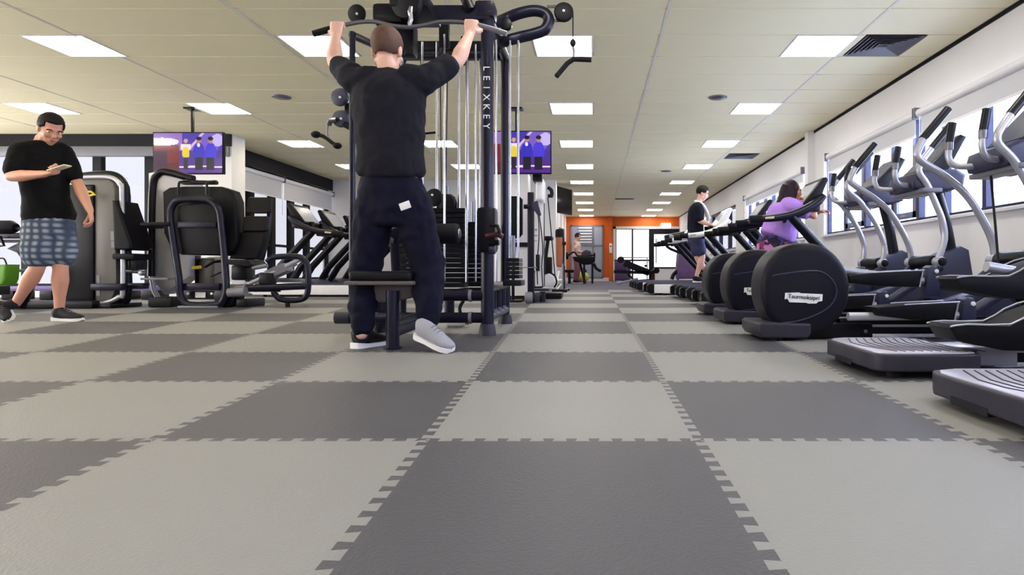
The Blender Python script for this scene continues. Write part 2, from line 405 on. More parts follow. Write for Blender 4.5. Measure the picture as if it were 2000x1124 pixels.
blind('wide grey roller blind half lowered over the receding left windows', XL2, YW+.45, 12.9, 2.31, 1.93, sgn=1)
blind('wide grey roller blind half lowered at the far end of the left windows', XL2, 12.95, YW2-.05, 2.31, 1.93, sgn=1)
wall('wall_middle', (XL2-.2, YW2, -.06), (-.94, YW2+.45, ZC+.03))
wall('wall_corridor', (-1.35, YW2+.45, -.06), (-1.15, YB+.2, ZC+.03))
struct('baseboard_back', MB().span((-1.15, YB-.02, -.01), (.72, YB, .14)), M_white)
# ================================================================ CEILING FITTINGS
ORD = ['first', 'second', 'third', 'fourth', 'fifth', 'sixth', 'seventh', 'eighth', 'ninth', 'tenth', 'eleventh', 'twelfth']
CN = ['in the row beside the right-hand windows', 'in the row above the aisle', 'in the row above the bar-pulling man', 'in the row above the left-hand television', 'in the row above the walking man']
lp_d = None
for ci, (a, b) in enumerate(LCOL):
    n = 0
    for y in LROW:
        if y > YB-.5 or (a < -1.2 and y > YW2-.4 and a > XL2) or (a < XL2 and y > YW-.5): continue
        vis = y > 5.5
        if vis: n += 1
        lb = 'square ceiling light panel, %s from the camera %s' % (ORD[max(0, n-1)], CN[ci]) if vis else 'unseen ceiling light panel, %s from the rear, %s' % (ORD[max(0, LROW.index(y))], CN[ci])
        t = thing('ceiling_light', lb, 'ceiling light', ((a+b)/2, y+PD/2, ZC), 0, 'square ceiling light panels')
        if lp_d is None:
            wx = .293; f = MB()
            for (p, q, c, d) in ((-wx, wx, -wx, -wx+.012), (-wx, wx, wx-.012, wx), (-wx, -wx+.012, -wx, wx), (wx-.012, wx, -wx, wx)): f.span((p, c, -.006), (q, d, .02))
            fm = f.mesh('frame', smooth_angle=0); fm.materials.append(M_white)
            d = MB().span((-wx+.012, -wx+.012, .0), (wx-.012, wx-.012, .012)); dm = d.mesh('diffuser', smooth_angle=0); dm.materials.append(M_led); lp_d = (fm, dm)
        for nm, me in (('frame', lp_d[0]), ('diffuser', lp_d[1])):
            o = bpy.data.objects.new(nm, me); C.objects.link(o); o.parent = t
def diffuser(lb, x0, x1, y0):
    t = thing('ceiling_vent', lb, 'air vent', ((x0+x1)/2, y0+PD/2, ZC), 0, 'square louvred ceiling vents')
    MB().span((-.285, -.285, .008), (.285, .285, .016)).build('backing', M_dark, t, ang=0)
    for i in range(6):
        r = .28-i*.042; mb = MB()
        for q in range(4):
            R = Matrix.Rotation(q*PI/2, 3, 'Z')
            mb.add([R @ V(p) for p in ((-r, -r, -.004), (r, -r, -.004), (r-.022, -r+.022, .008), (-r+.022, -r+.022, .008), (-r, -r, -.001), (r, -r, -.001), (r-.022, -r+.022, .011), (-r+.022, -r+.022, .011))],
                   [(3, 2, 1, 0), (4, 5, 6, 7), (0, 1, 5, 4), (2, 3, 7, 6), (1, 2, 6, 5), (3, 0, 4, 7)])
        mb.build('louvre', M_lgrey, t, ang=0)
diffuser('square louvred air vent right beside the nearest light panel on the right', *VENTS[0])
diffuser('small-looking louvred air vent far down the right side of the ceiling', *VENTS[1])
t = thing('linear_vent', 'dark slot vent in the far ceiling before the orange wall', 'air vent', (.95, 19.4, ZC))
MB().span((-.3, -.12, -.012), (.3, .12, .01), .004).build('frame', M_lgrey, t); MB().span((-.27, -.09, -.016), (.27, .09, -.011)).build('slot', M_dark, t, ang=0)
for lb, x, y in (('round ceiling loudspeaker left of the man pulling the bar', -4.02, 8.02), ('round ceiling loudspeaker above the aisle edge, the nearer one on the right', 1.6, 8.04), ('round ceiling loudspeaker farther down the right side, faint', 1.62, 14.0)):
    t = thing('ceiling_speaker', lb, 'speaker', (x, y, ZC), 0, 'round ceiling loudspeakers')
    MB().tube([(0, 0, 0), (0, 0, -.012), (0, 0, -.014)], [.12, .115, .1], 28).build('rim', M_lgrey, t)
    MB().tube([(0, 0, -.013), (0, 0, -.020)], [.095, .085], 24).build('grille', M_steel, t)
# ================================================================ TELEVISIONS
M_scr = bpy.data.materials.new('screen_picture'); M_scr.use_nodes = True; nt = M_scr.node_tree
b_ = nt.nodes['Principled BSDF']; at_ = nt.nodes.new('ShaderNodeVertexColor'); at_.layer_name = 'picture'
b_.inputs['Base Color'].default_value = (.01, .01, .012, 1); b_.inputs['Roughness'].default_value = .15
nt.links.new(at_.outputs['Color'], b_.inputs['Emission Color']); b_.inputs['Emission Strength'].default_value = .55
def ell(u, v, cx, cy, rx, ry): return ((u-cx)/rx)**2+((v-cy)/ry)**2 < 1
def stage(u, v, glare):                                             # u to the right, v down: a studio stage with three people
    c = (70, 40, 150)
    if v < .45: c = (120, 90, 200) if math.sin(u*9+v*3) > -.2 else (70, 50, 170)
    if v < .45 and u < .42: c = (150, 110, 190)
    if abs((u-.62)*1.0+(v-.2)*.5) < .02 and v < .5: c = (225, 190, 235)
    if ell(u, v, .93, .18, .09, .16): c = (200, 185, 245)
    if v > .72: c = (80, 30, 140)
    if v > .82+.12*(u-.7)**2 and v < .86+.12*(u-.7)**2 and u > .38: c = (235, 220, 255)
    if u < .38 and v > .30: c = (120, 20, 40) if v < .75 else (90, 10, 30)
    if u < .2 and v > .45: c = (60, 20, 60)
    if ell(u, v, .47, .20, .03, .055): c = (215, 160, 140)
    if abs(u-.47) < .07 and .27 < v < .42: c = (240, 225, 225)
    if ell(u, v, .47, .50, .055, .15): c = (235, 205, 60)
    if abs(u-.47) < .03 and .62 < v < .9: c = (30, 20, 40)
    for (cx, col) in ((.66, (50, 40, 190)), (.83, (70, 55, 215))):
        if ell(u, v, cx, .48, .085, .24): c = col
        if abs(u-cx) < .06 and .62 < v < .93: c = (14, 10, 30)
        if ell(u, v, cx, .19, .035, .07): c = (180, 130, 130)
        if ell(u, v, cx, .14, .04, .05): c = (18, 12, 30)
    if ell(u, v, .655, .30, .02, .05): c = (240, 240, 255)
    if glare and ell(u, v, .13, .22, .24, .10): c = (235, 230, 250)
    return c
def tv(lb, cx, Y, cz, wd, ht, glare, tilt=0, mount=True):
    t = thing('television', lb, 'television', (cx, Y, cz-ht/2))
    MB().box((0, .03, ht/2), (wd, .055, ht), .008).build('casing', M_plast, t)
    n, m = 96, 54; me = bpy.data.meshes.new('screen'); vs = []; fs = []
    for j in range(m+1):
        for i in range(n+1): vs.append(((i/n-.5)*(wd-.03), -.0005, ht-.015-(ht-.03)*j/m))
    for j in range(m):
        for i in range(n): a = j*(n+1)+i; fs.append((a, a+n+1, a+n+2, a+1))
    me.from_pydata(vs, [], fs); ca = me.color_attributes.new('picture', 'FLOAT_COLOR', 'CORNER'); k = 0
    for j in range(m):
        for i in range(n):
            c = lin(*stage((i+.5)/n, (j+.5)/m, glare))
            for q in range(4): ca.data[k].color = c; k += 1
    me.update(); me.materials.append(M_scr)
    o = bpy.data.objects.new('screen', me); C.objects.link(o); o.parent = t; o['label'] = 'lit screen showing three people on a purple stage'
    if mount:
        MB().span((-.12, .055, ht*.3), (.12, .08, ht*.7)).tube([(0, .10, ht*.5), (0, .10, ZC-(cz-ht/2))], .022, 12).box((0, .1, ZC-(cz-ht/2)-.01), (.16, .16, .02)).build('ceiling_mount', M_black, t)
    return t
tv('television on a ceiling mount above the leg machines, purple stage on screen', (W(298, 0, 8.5).x+W(436, 0, 8.5).x)/2, 8.5, (W(0, 258, 8.5).z+W(0, 340, 8.5).z)/2, .965, .575, True)
tv('television on a ceiling mount right of the cable tower, purple stage on screen', (W(938, 0, 8.5).x+W(1077, 0, 8.5).x)/2, 8.5, (W(0, 255, 8.5).z+W(0, 340, 8.5).z)/2, .97, .59, False)
t = thing('television', 'switched-off black television on the end of the white wall, beside the aisle', 'television', (-.80, 16.4, W(0, 418, 16.4).z), math.radians(66))
MB().box((0, 0, .34), (.92, .06, .68), .01).build('casing', M_plast, t); MB().span((-.44, -.034, .02), (.44, -.029, .66)).build('screen', mat('dark_screen', (10, 10, 14), .12), t, ang=0)
MB().tube([(0, .03, .34), (-.142, .318, .34)], .03, 8).build('wall_bracket', M_black, t)
# ================================================================ BACK WALL: window, glazed doors, exit light
MB_ = MB
xa, xb = W(1114, 0, YB).x, W(1178, 0, YB).x
window('x', xa, xb, W(0, 544, YB).z, W(0, 440, YB).z, YB-.05, [W(1158, 0, YB).x], M_lgrey, mat('interior_pane', (150, 158, 176), .15, 0, .25, 1.2), trans=W(0, 480, YB).z, depth=.05, mull=.06)
mb = MB()
for k in range(6): mb.span((xa+.35, YB-.10, W(0, 446+k*5.5, YB).z-.02), (W(1156, 0, YB).x, YB-.06, W(0, 446+k*5.5, YB).z+.02))
o = mb.build('venetian_blind', M_white); tag(o, 'white slatted blind across the small window in the orange wall', 'blind')
# white portal with glazed screen and door
x0, x1 = W(1197, 0, YB).x, W(1345, 0, YB).x; zt = W(0, 443, YB).z
fr = MB().span((x0, YB-.12, 0), (x0+.12, YB-.0, zt)).span((x1-.1, YB-.12, 0), (x1, YB, zt)).span((x0, YB-.12, zt-.1), (x1, YB, zt))
door = struct('door_1', fr, M_white)
for (a, b, c, d, pm) in ((1204, 1234, 449, 508, 'p'), (1236, 1267, 449, 508, 'p'), (1204, 1234, 510, 553, 'p'), (1236, 1267, 510, 553, 'p'), (1277, 1322, 458, 522, 'p'), (1279, 1322, 525, 553, 'w'), (1326, 1336, 458, 553, 'p')):
    MB().span((W(a, 0, YB).x, YB-.07, W(0, d, YB).z), (W(b, 0, YB).x, YB-.05, W(0, c, YB).z)).build('door_panel' if pm == 'w' else 'pane', mat('frosted_glow', (232, 236, 250), .25, 0, .06, 1.5, emit=.75) if pm == 'p' else M_white, door, ang=0)  # panes glow by themselves, in place of daylight behind the glazing
for (a, b, c, d) in ((1201, 1204, 447, 555), (1233.5, 1236.5, 447, 555), (1267, 1277, 447, 555), (1322, 1326, 455, 555), (1336, 1340, 447, 555), (1201, 1340, 446, 449), (1204, 1267, 507.5, 510.5), (1277, 1326, 449, 458), (1277, 1322, 522, 525)):
    MB().span((W(a, 0, YB).x, YB-.10, max(0, W(0, d, YB).z)), (W(b, 0, YB).x, YB-.04, W(0, c, YB).z)).build('glazing_bar', M_dark, door, ang=0)
MB().tube([(W(1281, 0, YB).x, YB-.15, .75), (W(1281, 0, YB).x, YB-.15, 1.75)], .018, 8).build('pull_handle', M_black, door)
t = thing('exit_light', 'small white illuminated box lamp above the glazed door', 'lamp', (W(1300, 0, YB).x, YB, W(0, 446, YB).z))
MB().span((-.2, -.15, .0), (.2, -.03, .2), .04, 4).build('lamp_body', mat('lit_sign', (255, 253, 250), .5, 0, 0, 5, emit=2.2), t); MB().span((-.14, -.04, .05), (.14, 0, .16)).build('back_plate', M_lgrey, t)
struct('trim_9', MB().span((W(1189, 0, YB).x, YB-.25, 0), (W(1196, 0, YB).x, YB, ZC)), M_orange, label='narrow orange pier beside the white door portal')
t = thing('access_panel', 'small white entry keypad on the orange pier', 'switch', (W(1192.5, 0, YB).x, YB-.25, 1.15))
MB().span((-.06, -.03, 0), (.06, 0, .4), .008).build('housing', M_white, t); MB().disc((0, -.033, .28), (0, 1, 0), .03, .01).build('button', M_dark, t)
t = thing('air_conditioner', 'white wall unit on the corridor wall below the dark television', 'air conditioner', (-1.13, 17.0, W(0, 500, 17).z))
MB().span((-.02, -.5, 0), (.24, .5, .32), .05, 4).build('housing', M_white, t); MB().span((.225, -.45, .03), (.245, .45, .07)).build('outlet_flap', M_lgrey, t)
# ================================================================ CABLE TOWER
YF = 4.15; YR = 5.05
t = tower = thing('cable_tower', 'black multi-station cable tower behind the man pulling the bar', 'gym machine', (-1.15, 4.6, 0))
def part(name, mb, m, ang=40, par=None, label=None): return mb.build(name, m, par or tower, world=True, ang=ang, label=label)
XA, XB = W(688, 0, YF).x, W(952, 0, YF).x
part('front_post', MB().tube([(XB, YF, 0.05), (XB, YF, 2.17)], .043, 20), M_frame)
part('rear_post', MB().tube([(XB-.01, YR, 0.04), (XB-.01, YR, 2.20)], .036, 18), M_frame)
part('front_post', MB().tube([(XA, YF, .1), (XA, YF, 1.35), (XA, YF, 2.02)], [.022, .020, .020], 12), M_frame)
part('rear_post', MB().tube([(XA+.06, YR, .05), (XA+.06, YR, 2.2)], .03, 12), M_frame)
for x, y in ((XB, YF), (XB-.01, YR)):
    part('foot', MB().tube([(x, y, 0), (x, y, .055), (x, y, .075)], [.06, .052, .046], 16), M_plate)
part('foot', MB().tube([(XA+.06, YR, 0), (XA+.06, YR, .07)], [.055, .045], 14), M_plate)
part('foot', MB().tube([W(740, 648, 4.35)*V((1, 1, 0)) if 0 else V((W(741, 0, 4.35).x, 4.35, 0)), V((W(741, 0, 4.35).x, 4.35, .07))], [.06, .045], 14), M_plate)
# top frame
part('top_beam', MB().span((W(735, 0, YF).x, YF-.05, 2.085), (XB+.03, YF+.05, 2.185), .02), M_frame)
part('top_cap', MB().span((XB-.08, YF-.06, 2.10), (XB+.055, YF+.09, 2.215), .03), M_frame)
part('top_block', MB().span((W(733, 0, YF).x, YF-.07, 2.06), (W(800, 0, YF).x, YF+.12, 2.19), .03), M_black)
part('top_rail', MB().tube([(XB, YF, 2.12), (XB-.01, YR, 2.16)], .036, 14), M_frame)
part('top_rail', MB().tube([(XA, YF, 2.0), (XA+.06, YR, 2.16)], .026, 12), M_frame)
part('rear_beam', MB().span((XA+.05, YR-.04, 2.14), (XB, YR+.04, 2.22), .015), M_frame)
part('cross_beam', MB().span((W(790, 0, 4.75).x, 4.72, W(0, 102, 4.75).z), (XB, 4.78, W(0, 82, 4.75).z), .012), M_black)
part('pulley_bracket', MB().span((W(758, 0, 4.2).x, 4.12, 1.86), (W(815, 0, 4.2).x, 4.24, 2.08), .03), M_black)
part('pulley_bracket', MB().tube([W(905, -12, 4.1), W(918, 18, 4.1), W(916, 22, 4.12)], .035, 10), M_black)
# pulleys over the bar
pu = part('pulley', MB().disc(W(795, 4, 3.85), (.3, 1, .1), .10, .05, 28), M_plast)
part('axle', MB().span(W(765, 10, 3.9)+V((0, -.06, -.03)), W(840, 4, 3.9)+V((0, .3, .03)), .02), M_black)
part('cable_shackle', MB().tube([W(803, 14, 3.76), W(801, 24, 3.75), W(803, 34, 3.75), W(800, 46, 3.75)], [.012, .016, .012, .014], 10, sm=3), M_chrome)
for (x, y, Y, r) in ((697, 27, 4.2, .062), (664, 190, 4.28, .062), (666, 232, 4.28, .060)):
    p = part('pulley', MB().disc(W(x, y, Y), (.15, 1, .05), r, .035, 28, .012), M_mid if y > 100 else M_plast)
    part('pulley_bolt', MB().disc(W(x, y, Y-.03), (0, 1, 0), .008, .012, 10, .002), M_pin, par=p)
part('pulley_guard', MB().span(W(672, 200, 4.32), W(690, 252, 4.38), .012).tube([W(672, 243, 4.26), W(690, 252, 4.26)], .02, 8), M_black)
# right arm loop with its pulley
Ya = 4.62
part('loop_arm', MB().tube([W(962, 48, 4.5), W(985, 38, Ya), W(1012, 27, Ya), W(1042, 21, Ya), W(1064, 26, Ya), W(1072, 41, Ya), W(1064, 58, Ya), W(1044, 66, Ya), W(1015, 73, Ya), W(985, 81, Ya), W(976, 84, 4.9)], .042, 16, sm=5), M_frame)
part('arm_joint', MB().disc(W(988, 48, Ya-.06), (0, 1, 0), .045, .05, 20), M_black)
part('pulley', MB().disc(W(1101, 24, Ya), (0, 1, 0), .072, .045, 30, .014), M_plast)
part('pulley_bolt', MB().disc(W(1101, 21, Ya-.03), (0, 1, 0), .010, .014, 12, .003), M_pin)
part('pulley_plate', MB().span(W(1068, 15, Ya+.01), W(1100, 11, Ya+.02)), M_black); part('pulley_plate', MB().span(W(1068, 42, Ya+.01), W(1100, 38, Ya+.02)), M_black)
cab = part('cable', MB().tube([W(1119, 24, Ya), W(1119, 78, Ya)], .0045, 6), M_cable)
# stacks of weights
def stack(cx, cy, wx, wy, z0, n, dz, gap_for=None):
    g = part('weight_carriage', MB().box((cx, cy, z0-.03), (wx+.03, wy+.02, .04), .006), M_black)
    for i in range(n):
        part('weight_plate', MB().box((cx, cy, z0+dz*(i+.5)), (wx, wy, dz-.004), .003, seg=1), M_black if i % 5 else M_plast, ang=30)
    for sx in (-.3, .3):
        part('guide_rod', MB().tube([(cx+sx*wx, cy, z0+n*dz-.01), (cx+sx*wx, cy, 2.10)], .009, 10), M_chrome)
    part('selector_rod', MB().tube([(cx, cy-wy*.2, z0+n*dz), (cx, cy-wy*.2, z0+n*dz+.16)], .014, 10), M_steel)
Ys = 4.55
stack(W(805, 0, Ys).x, Ys, .25, .14, W(0, 562, Ys).z, 15, .036)
stack(W(875, 0, Ys).x, Ys, .27, .14, W(0, 562, Ys).z, 16, .036)
stack(W(925, 0, 4.9).x, 4.92, .17, .22, W(0, 560, 4.9).z, 14, .036)
stack(XB+.13, 4.52, .10, .22, W(0, 545, 4.45).z, 5, .030)
for x, Y in ((868, 4.4), (911, 4.4), (929, 4.6), (961, 4.3), (969, 4.5)):
    part('guide_rod', MB().tube([(W(x, 0, Y).x, Y, .35), (W(x, 0, Y).x, Y, 2.1)], .008, 8), M_chrome)
for (x, y, Y) in ((848, 386, 4.3), (873, 396, 4.5)):
    part('pulley', MB().disc(W(x, y, Y), (.2, 1, 0), .062, .03, 24, .01), M_plast); part('pulley_bolt', MB().disc(W(x-4, y-5, Y-.03), (0, 1, 0), .008, .01, 10, .002), M_pin)
part('stack_cover', MB().prism([(-.075, 0), (.075, 0), (.075, .06), (.06, .105), (.03, .125), (-.03, .125), (-.06, .105), (-.075, .06)], W(873, 413, 4.55)+V((0, -.02, 0)), (1, 0, 0), (0, 0, 1), (0, .05, 0), .006), M_black)
for x0, x1, Y in ((860, 862, 4.5), (875, 870, 4.45), (822, 822, 4.45)):
    part('cable', MB().tube([W(x0, 105, Y), W(x1, 395, Y)], .004, 6), M_cable)
part('pulley_yoke', MB().box(W(868, 66, 4.5), (.08, .05, .22), .03).tube([W(868, 80, 4.5), W(862, 105, 4.5)], .02, 8), M_black)
part('pulley_hook', MB().tube([W(905, 72, 4.4), W(908, 100, 4.4), W(906, 128, 4.4)], [.02, .012, .008], 8), M_black)
part('side_bracket', MB().tube([W(820, 262, 4.6), W(850, 259, 4.6), W(856, 266, 4.6)], .008, 8), M_black)
# bottom frame
part('base_tube', MB().tube([W(660, 621, 4.15), W(945, 621, 4.15)], .036, 14), M_frame)
part('tube_cap', MB().tube([W(656, 621, 4.15), W(684, 621, 4.15)], .041, 14), M_plate)
part('base_tube', MB().tube([W(835, 578, 4.15), W(945, 578, 4.15)], .036, 14), M_frame)
for y in (621, 578): part('clamp_ring', MB().tube([W(916, y, 4.15), W(922, y, 4.15)], .041, 16), M_lgrey)
part('base_tube', MB().tube([W(742, 640, 4.3), W(742, 560, 4.3)], .05, 14), M_frame)
part('base_tube', MB().tube([W(878, 628, 4.5), W(878, 570, 4.5)], .035, 12), M_frame)
part('base_tube', MB().tube([W(770, 640, 3.5), W(840, 610, 4.15)], .034, 12), M_frame)
for z in (.315, .115):
    part('side_rail', MB().tube([(XB, YF, z), (XB-.01, YR, z)], .034, 12), M_frame)
for k in range(1, 4):
    y = YF+(YR-YF)*k/4; part('side_bar', MB().tube([(XB, y, .115), (XB, y, .315)], .026, 12), M_frame)
    part('bar_boot', MB().tube([(XB, y, .13), (XB, y, .16)], [.034, .028], 12), M_mid)
# adjustable carriage on the front post
part('carriage', MB().box((XB, YF, W(0, 450, YF).z), (.13, .13, .30), .03), M_black)
part('carriage_lever', MB().tube([W(950, 462, 4.05), W(972, 458, 4.02), W(982, 463, 4.02)], .018, 10), mat('dark_red_plastic', (70, 22, 34), .4))
part('carriage_lever', MB().tube([W(958, 440, 4.02), W(972, 442, 4.0), W(976, 456, 4.0)], .012, 8).tube([W(955, 476, 4.05), W(975, 474, 4.04)], .018, 8), M_black)
part('carriage_knob', MB().disc(W(962, 488, 4.06), (1, 0, 0), .03, .04, 14), M_mid)
# thigh roller
part('thigh_roller', MB().disc(W(850, 457, 3.86), (1, 0, 0), .064, .30, 28, .02), M_vinyl, label='black foam thigh roller with chrome end')
part('roller_end_cap', MB().disc(W(897, 457, 3.84), (1, 0, 0), .034, .012, 20, .004), M_chrome)
part('roller_arm', MB().tube([W(770, 457, 3.9), W(770, 470, 4.2), W(775, 560, 4.3)], .03, 10), M_frame)
part('hose_loop', MB().tube([W(905, 588, 4.3), W(898, 602, 4.28), W(902, 618, 4.28), W(915, 622, 4.3)], .012, 8, sm=4), M_cable)
# lettering down the post
for i, ch in enumerate('LEIXKEY'):
    Mx = Matrix.Translation(V((XB, YF-.046, W(0, 138+i*18.6, YF).z))-V(tower.location)) @ Matrix.Rotation(PI/2, 4, 'X') @ Matrix.Rotation(-PI/2, 4, 'Z')
    lettering('lettering', ch, .062, Mx, M_pin, tower)
# seat on its own post (part of the same station)
Yst = 3.42; xs = W(767, 0, Yst).x
part('seat_post', MB().tube([(xs, Yst, .0), (xs, Yst, .32)], .036, 18).tube([(xs, Yst, 0), (xs, Yst, .012)], .05, 18), M_frame)
sc = V((W(750, 0, Yst).x, Yst+.10, .40))
part('seat_pad', MB().box(sc+V((0, 0, .0)), (.335, .36, .055), .024, seg=3), M_vinyl, label='padded black seat')
part('seat_pan', MB().box(sc+V((0, 0, -.037)), (.37, .39, .022), .01), mat('seat_pan_brown', (86, 78, 78), .5))
part('seat_bracket', MB().prism([(-.14, 0), (.17, 0), (.16, -.07), (.02, -.10), (-.04, -.10)], sc+V((0, -.08, -.045)), (1, 0, 0), (0, 0, 1), (0, .2, 0), .01), mat('seat_pan_brown', (86, 78, 78), .5))
part('seat_arm', MB().box(sc+V((.17, .1, -.07)), (.2, .14, .06), .02), M_frame)
part('seat_arm', MB().tube([(xs, Yst, .09), (xs+.05, 4.15, .12)], .03, 10), M_frame)
# lat bar held by the man
Yb = 3.75
BAR = [W(612, 66, Yb), W(640, 58, Yb), W(672, 49, Yb), W(705, 43, Yb), W(735, 43, Yb), W(765, 50, Yb), W(800, 53, Yb), W(830, 49, Yb), W(858, 43, Yb), W(895, 43, Yb), W(925, 47, Yb), W(955, 55, Yb), W(990, 66, Yb)]
lb = thing('pulldown_bar', 'long bent pulldown bar gripped overhead by the man in dark clothes', 'bar', W(800, 53, Yb))
MB().tube(BAR[2:-2], .0125, 12, sm=4).build('bar', M_steel, lb, world=True)
MB().tube(BAR[:3], [.019, .019, .016], 14, sm=3).build('grip', M_rubber, lb, world=True)
MB().tube(BAR[-3:], [.015, .016, .016], 14, sm=3).build('grip', M_lgrey, lb, world=True)
MB().tube([W(800, 53, Yb), W(800, 44, Yb)], .012, 8).build('eyelet', M_chrome, lb, world=True)
# V handle on the right
vh = thing('pull_handle_bar', 'black bent V handle hanging on a cable from the right arm', 'handle', W(1119, 115, Ya))
MB().tube([W(1087, 149, Ya-.05), W(1108, 124, Ya), W(1120, 116, Ya), W(1132, 116, Ya), W(1155, 117, Ya)], .0185, 12).build('bar', M_rubber, vh, world=True)
MB().ball(W(1119, 84, Ya), (.022, .02, .03)).build('stopper', M_plast, vh, world=True)
MB().tube([W(1119, 92, Ya), W(1121, 100, Ya), W(1120, 114, Ya)], .009, 8, sm=3).build('carabiner', M_chrome, vh, world=True)
# rope handle on the left
rh = thing('rope_handle', 'black two-ended rope handle hanging beside the left pulleys', 'handle', W(640, 275, 4.28))
MB().tube([W(657, 234, 4.26), W(645, 236, 4.26), W(642, 244, 4.27)], .018, 8).tube([W(641, 240, 4.28), W(639, 258, 4.28), W(640, 272, 4.28)], .007, 8).build('chain', M_steel, rh, world=True)
MB().tube([W(640, 272, 4.28), W(630, 266, 4.28), W(612, 260, 4.28)], .013, 8, sm=3).build('rope', M_cable, rh, world=True)
MB().tube([W(640, 272, 4.28), W(650, 280, 4.28), W(658, 284, 4.28)], .013, 8, sm=3).build('rope', M_cable, rh, world=True)
MB().ball(W(617, 263, 4.28), (.034, .026, .024)).build('rope_end', M_rubber, rh, world=True)
MB().ball(W(659, 285, 4.28), (.030, .026, .022)).build('rope_end', M_rubber, rh, world=True)
# a small white bottle lying behind the frame
bt = thing('bottle', 'small white bottle lying on the floor inside the cable tower', 'bottle', (W(890, 0, 4.75).x, 4.75, 0.0))
MB().tube([(-.06, 0, .035), (.05, 0, .035), (.07, 0, .035), (.075, 0, .035)], [.035, .035, .028, .018], 14).build('body', M_white, bt); MB().tube([(.072, 0, .035), (.10, 0, .035)], .018, 10).build('cap', M_lgrey, bt)
# ================================================================ LEFT: STRENGTH MACHINES
YM = 7.3
def pw(t):
    def f(name, mb, m, label=None, ang=40): return mb.build(name, m, t, world=True, ang=ang, label=label)
    return f
# ---- machine 1: tall shrouded weight tower behind the walking man
t = thing('weight_machine', 'dark bronze shrouded weight machine right behind the walking man', 'gym machine', (W(205, 0, YM).x, YM, 0)); p = pw(t)
def out(pts, Y): return [((x-CX)*Y/F, H+(CY-y)*Y/F) for x, y in pts]
sh = out([(160, 350), (205, 347), (226, 350), (238, 362), (241, 380), (244, 560), (236, 580), (222, 592), (165, 594), (160, 560)], YM)
p('shroud', MB().prism(sh, (0, YM-.13, 0), (1, 0, 0), (0, 0, 1), (0, .26, 0), .02), M_bronze, 'bronze-grey shroud panel')
p('shroud_edge', MB().tube([W(158, 347, YM-.14), W(205, 346, YM-.14), W(224, 350, YM-.14), W(235, 362, YM-.14), W(238, 380, YM-.14), W(240, 560, YM-.14), W(232, 580, YM-.14), W(205, 592, YM-.14), W(165, 596, YM-.14)], .025, 10, sm=4), M_silver)
p('frame_tube', MB().tube([W(150, 345, YM), W(210, 341, YM), W(232, 348, YM), W(243, 363, YM), W(246, 385, YM), W(248, 500, YM), W(250, 570, YM), W(243, 592, YM), W(232, 600, YM)], .045, 12, sm=4), M_black)
p('frame_tube', MB().tube([W(118, 518, YM-.1), W(150, 525, YM-.1), W(163, 540, YM-.1), W(166, 565, YM-.1), W(160, 588, YM-.1), W(148, 600, YM-.1), W(120, 600, YM-.1)], .04, 12, sm=4), M_black)
p('side_guard', MB().prism(out([(125, 535), (148, 535), (156, 548), (157, 572), (146, 592), (125, 592)], YM), (0, YM-.1, 0), (1, 0, 0), (0, 0, 1), (0, .1, 0), .01), M_bronze)
p('column', MB().span(W(163, 598, YM+.1), W(182, 360, YM-.16), .03), M_black)
p('base_beam', MB().span(W(175, 568, YM-.22), W(250, 554, YM-.12), .02), M_frame)
p('base_foot', MB().box(W(230, 598, YM)*V((1, 1, 0))+V((0, 0, .025)), (.22, .5, .05), .015), M_black)
p('base_foot', MB().box(W(150, 600, YM-.1)*V((1, 1, 0))+V((0, 0, .02)), (.3, .12, .04), .015), M_black)
for (x0, y0, x1, y1) in ((216, 452, 224, 470), (217, 472, 224, 484), (188, 538, 195, 553), (188, 566, 196, 578)):
    p('sticker', MB().span(W(x0, y1, YM-.136), W(x1, y0, YM-.131)), M_lgrey, ang=0)
p('handle', MB().tube([W(165, 374, YM-.2), W(178, 375, YM-.25), W(185, 380, YM-.25), W(170, 384, YM-.22)], .012, 8), M_yellow)
p('back_pad', MB().prism(out([(243, 395), (252, 395), (281, 478), (280, 488), (270, 490), (247, 489)], YM), (0, YM-.2, 0), (1, 0, 0), (0, 0, 1), (0, .36, 0), .03, 3), M_vinyl, 'leaning black back pad')
p('seat_pad', MB().box(W(262, 502, YM), (.26, .36, .07), .03), M_vinyl)
p('seat_frame', MB().span(W(248, 528, YM-.1), W(290, 506, YM+.1), .03), M_black)
p('seat_bar', MB().tube([W(246, 530, YM-.05), W(280, 532, YM-.05)], .02, 8), M_steel)
p('seat_knob', MB().disc(W(278, 534, YM-.1), (0, 1, 0), .03, .06, 14), M_steel)
p('link_beam', MB().span(W(246, 565, YM-.06), W(292, 553, YM+.06), .015), M_frame)
# ---- machine 2: seen from behind, big backrest in a tubular frame
Y2 = 7.25
t = thing('chest_press_machine', 'black chest press seen from behind, below the left television', 'gym machine', (W(385, 0, Y2).x, Y2+.4, 0)); p = pw(t)
Yp = Y2+.0
p('backrest', MB().prism(out([(316, 375), (330, 366), (360, 364), (430, 364), (452, 372), (460, 392), (463, 470), (456, 490), (440, 500), (352, 498), (330, 480), (318, 455)], Yp+.12), (0, Yp+.12, 0), (1, 0, 0), (0, 0, 1), (0, .20, 0), .035, 3), M_vinyl, 'large black backrest shell')
fr = [W(333, 430, Yp-.02), W(334, 410, Yp), W(342, 396, Yp), W(358, 390, Yp), W(398, 390, Yp), W(416, 396, Yp), W(428, 412, Yp), W(432, 440, Yp), (W(438, 500, Yp-.02)), W(442, 560, Yp-.05), W(437, 585, Yp-.05), W(424, 595, Yp-.05), W(375, 596, Yp-.05), W(360, 590, Yp-.05), W(352, 575, Yp-.05), W(349, 540, Yp-.05), W(340, 480, Yp-.02)]
p('tube_frame', MB().tube(fr, .038, 12, closed=True, sm=4), M_frame, 'tubular steel frame loop')
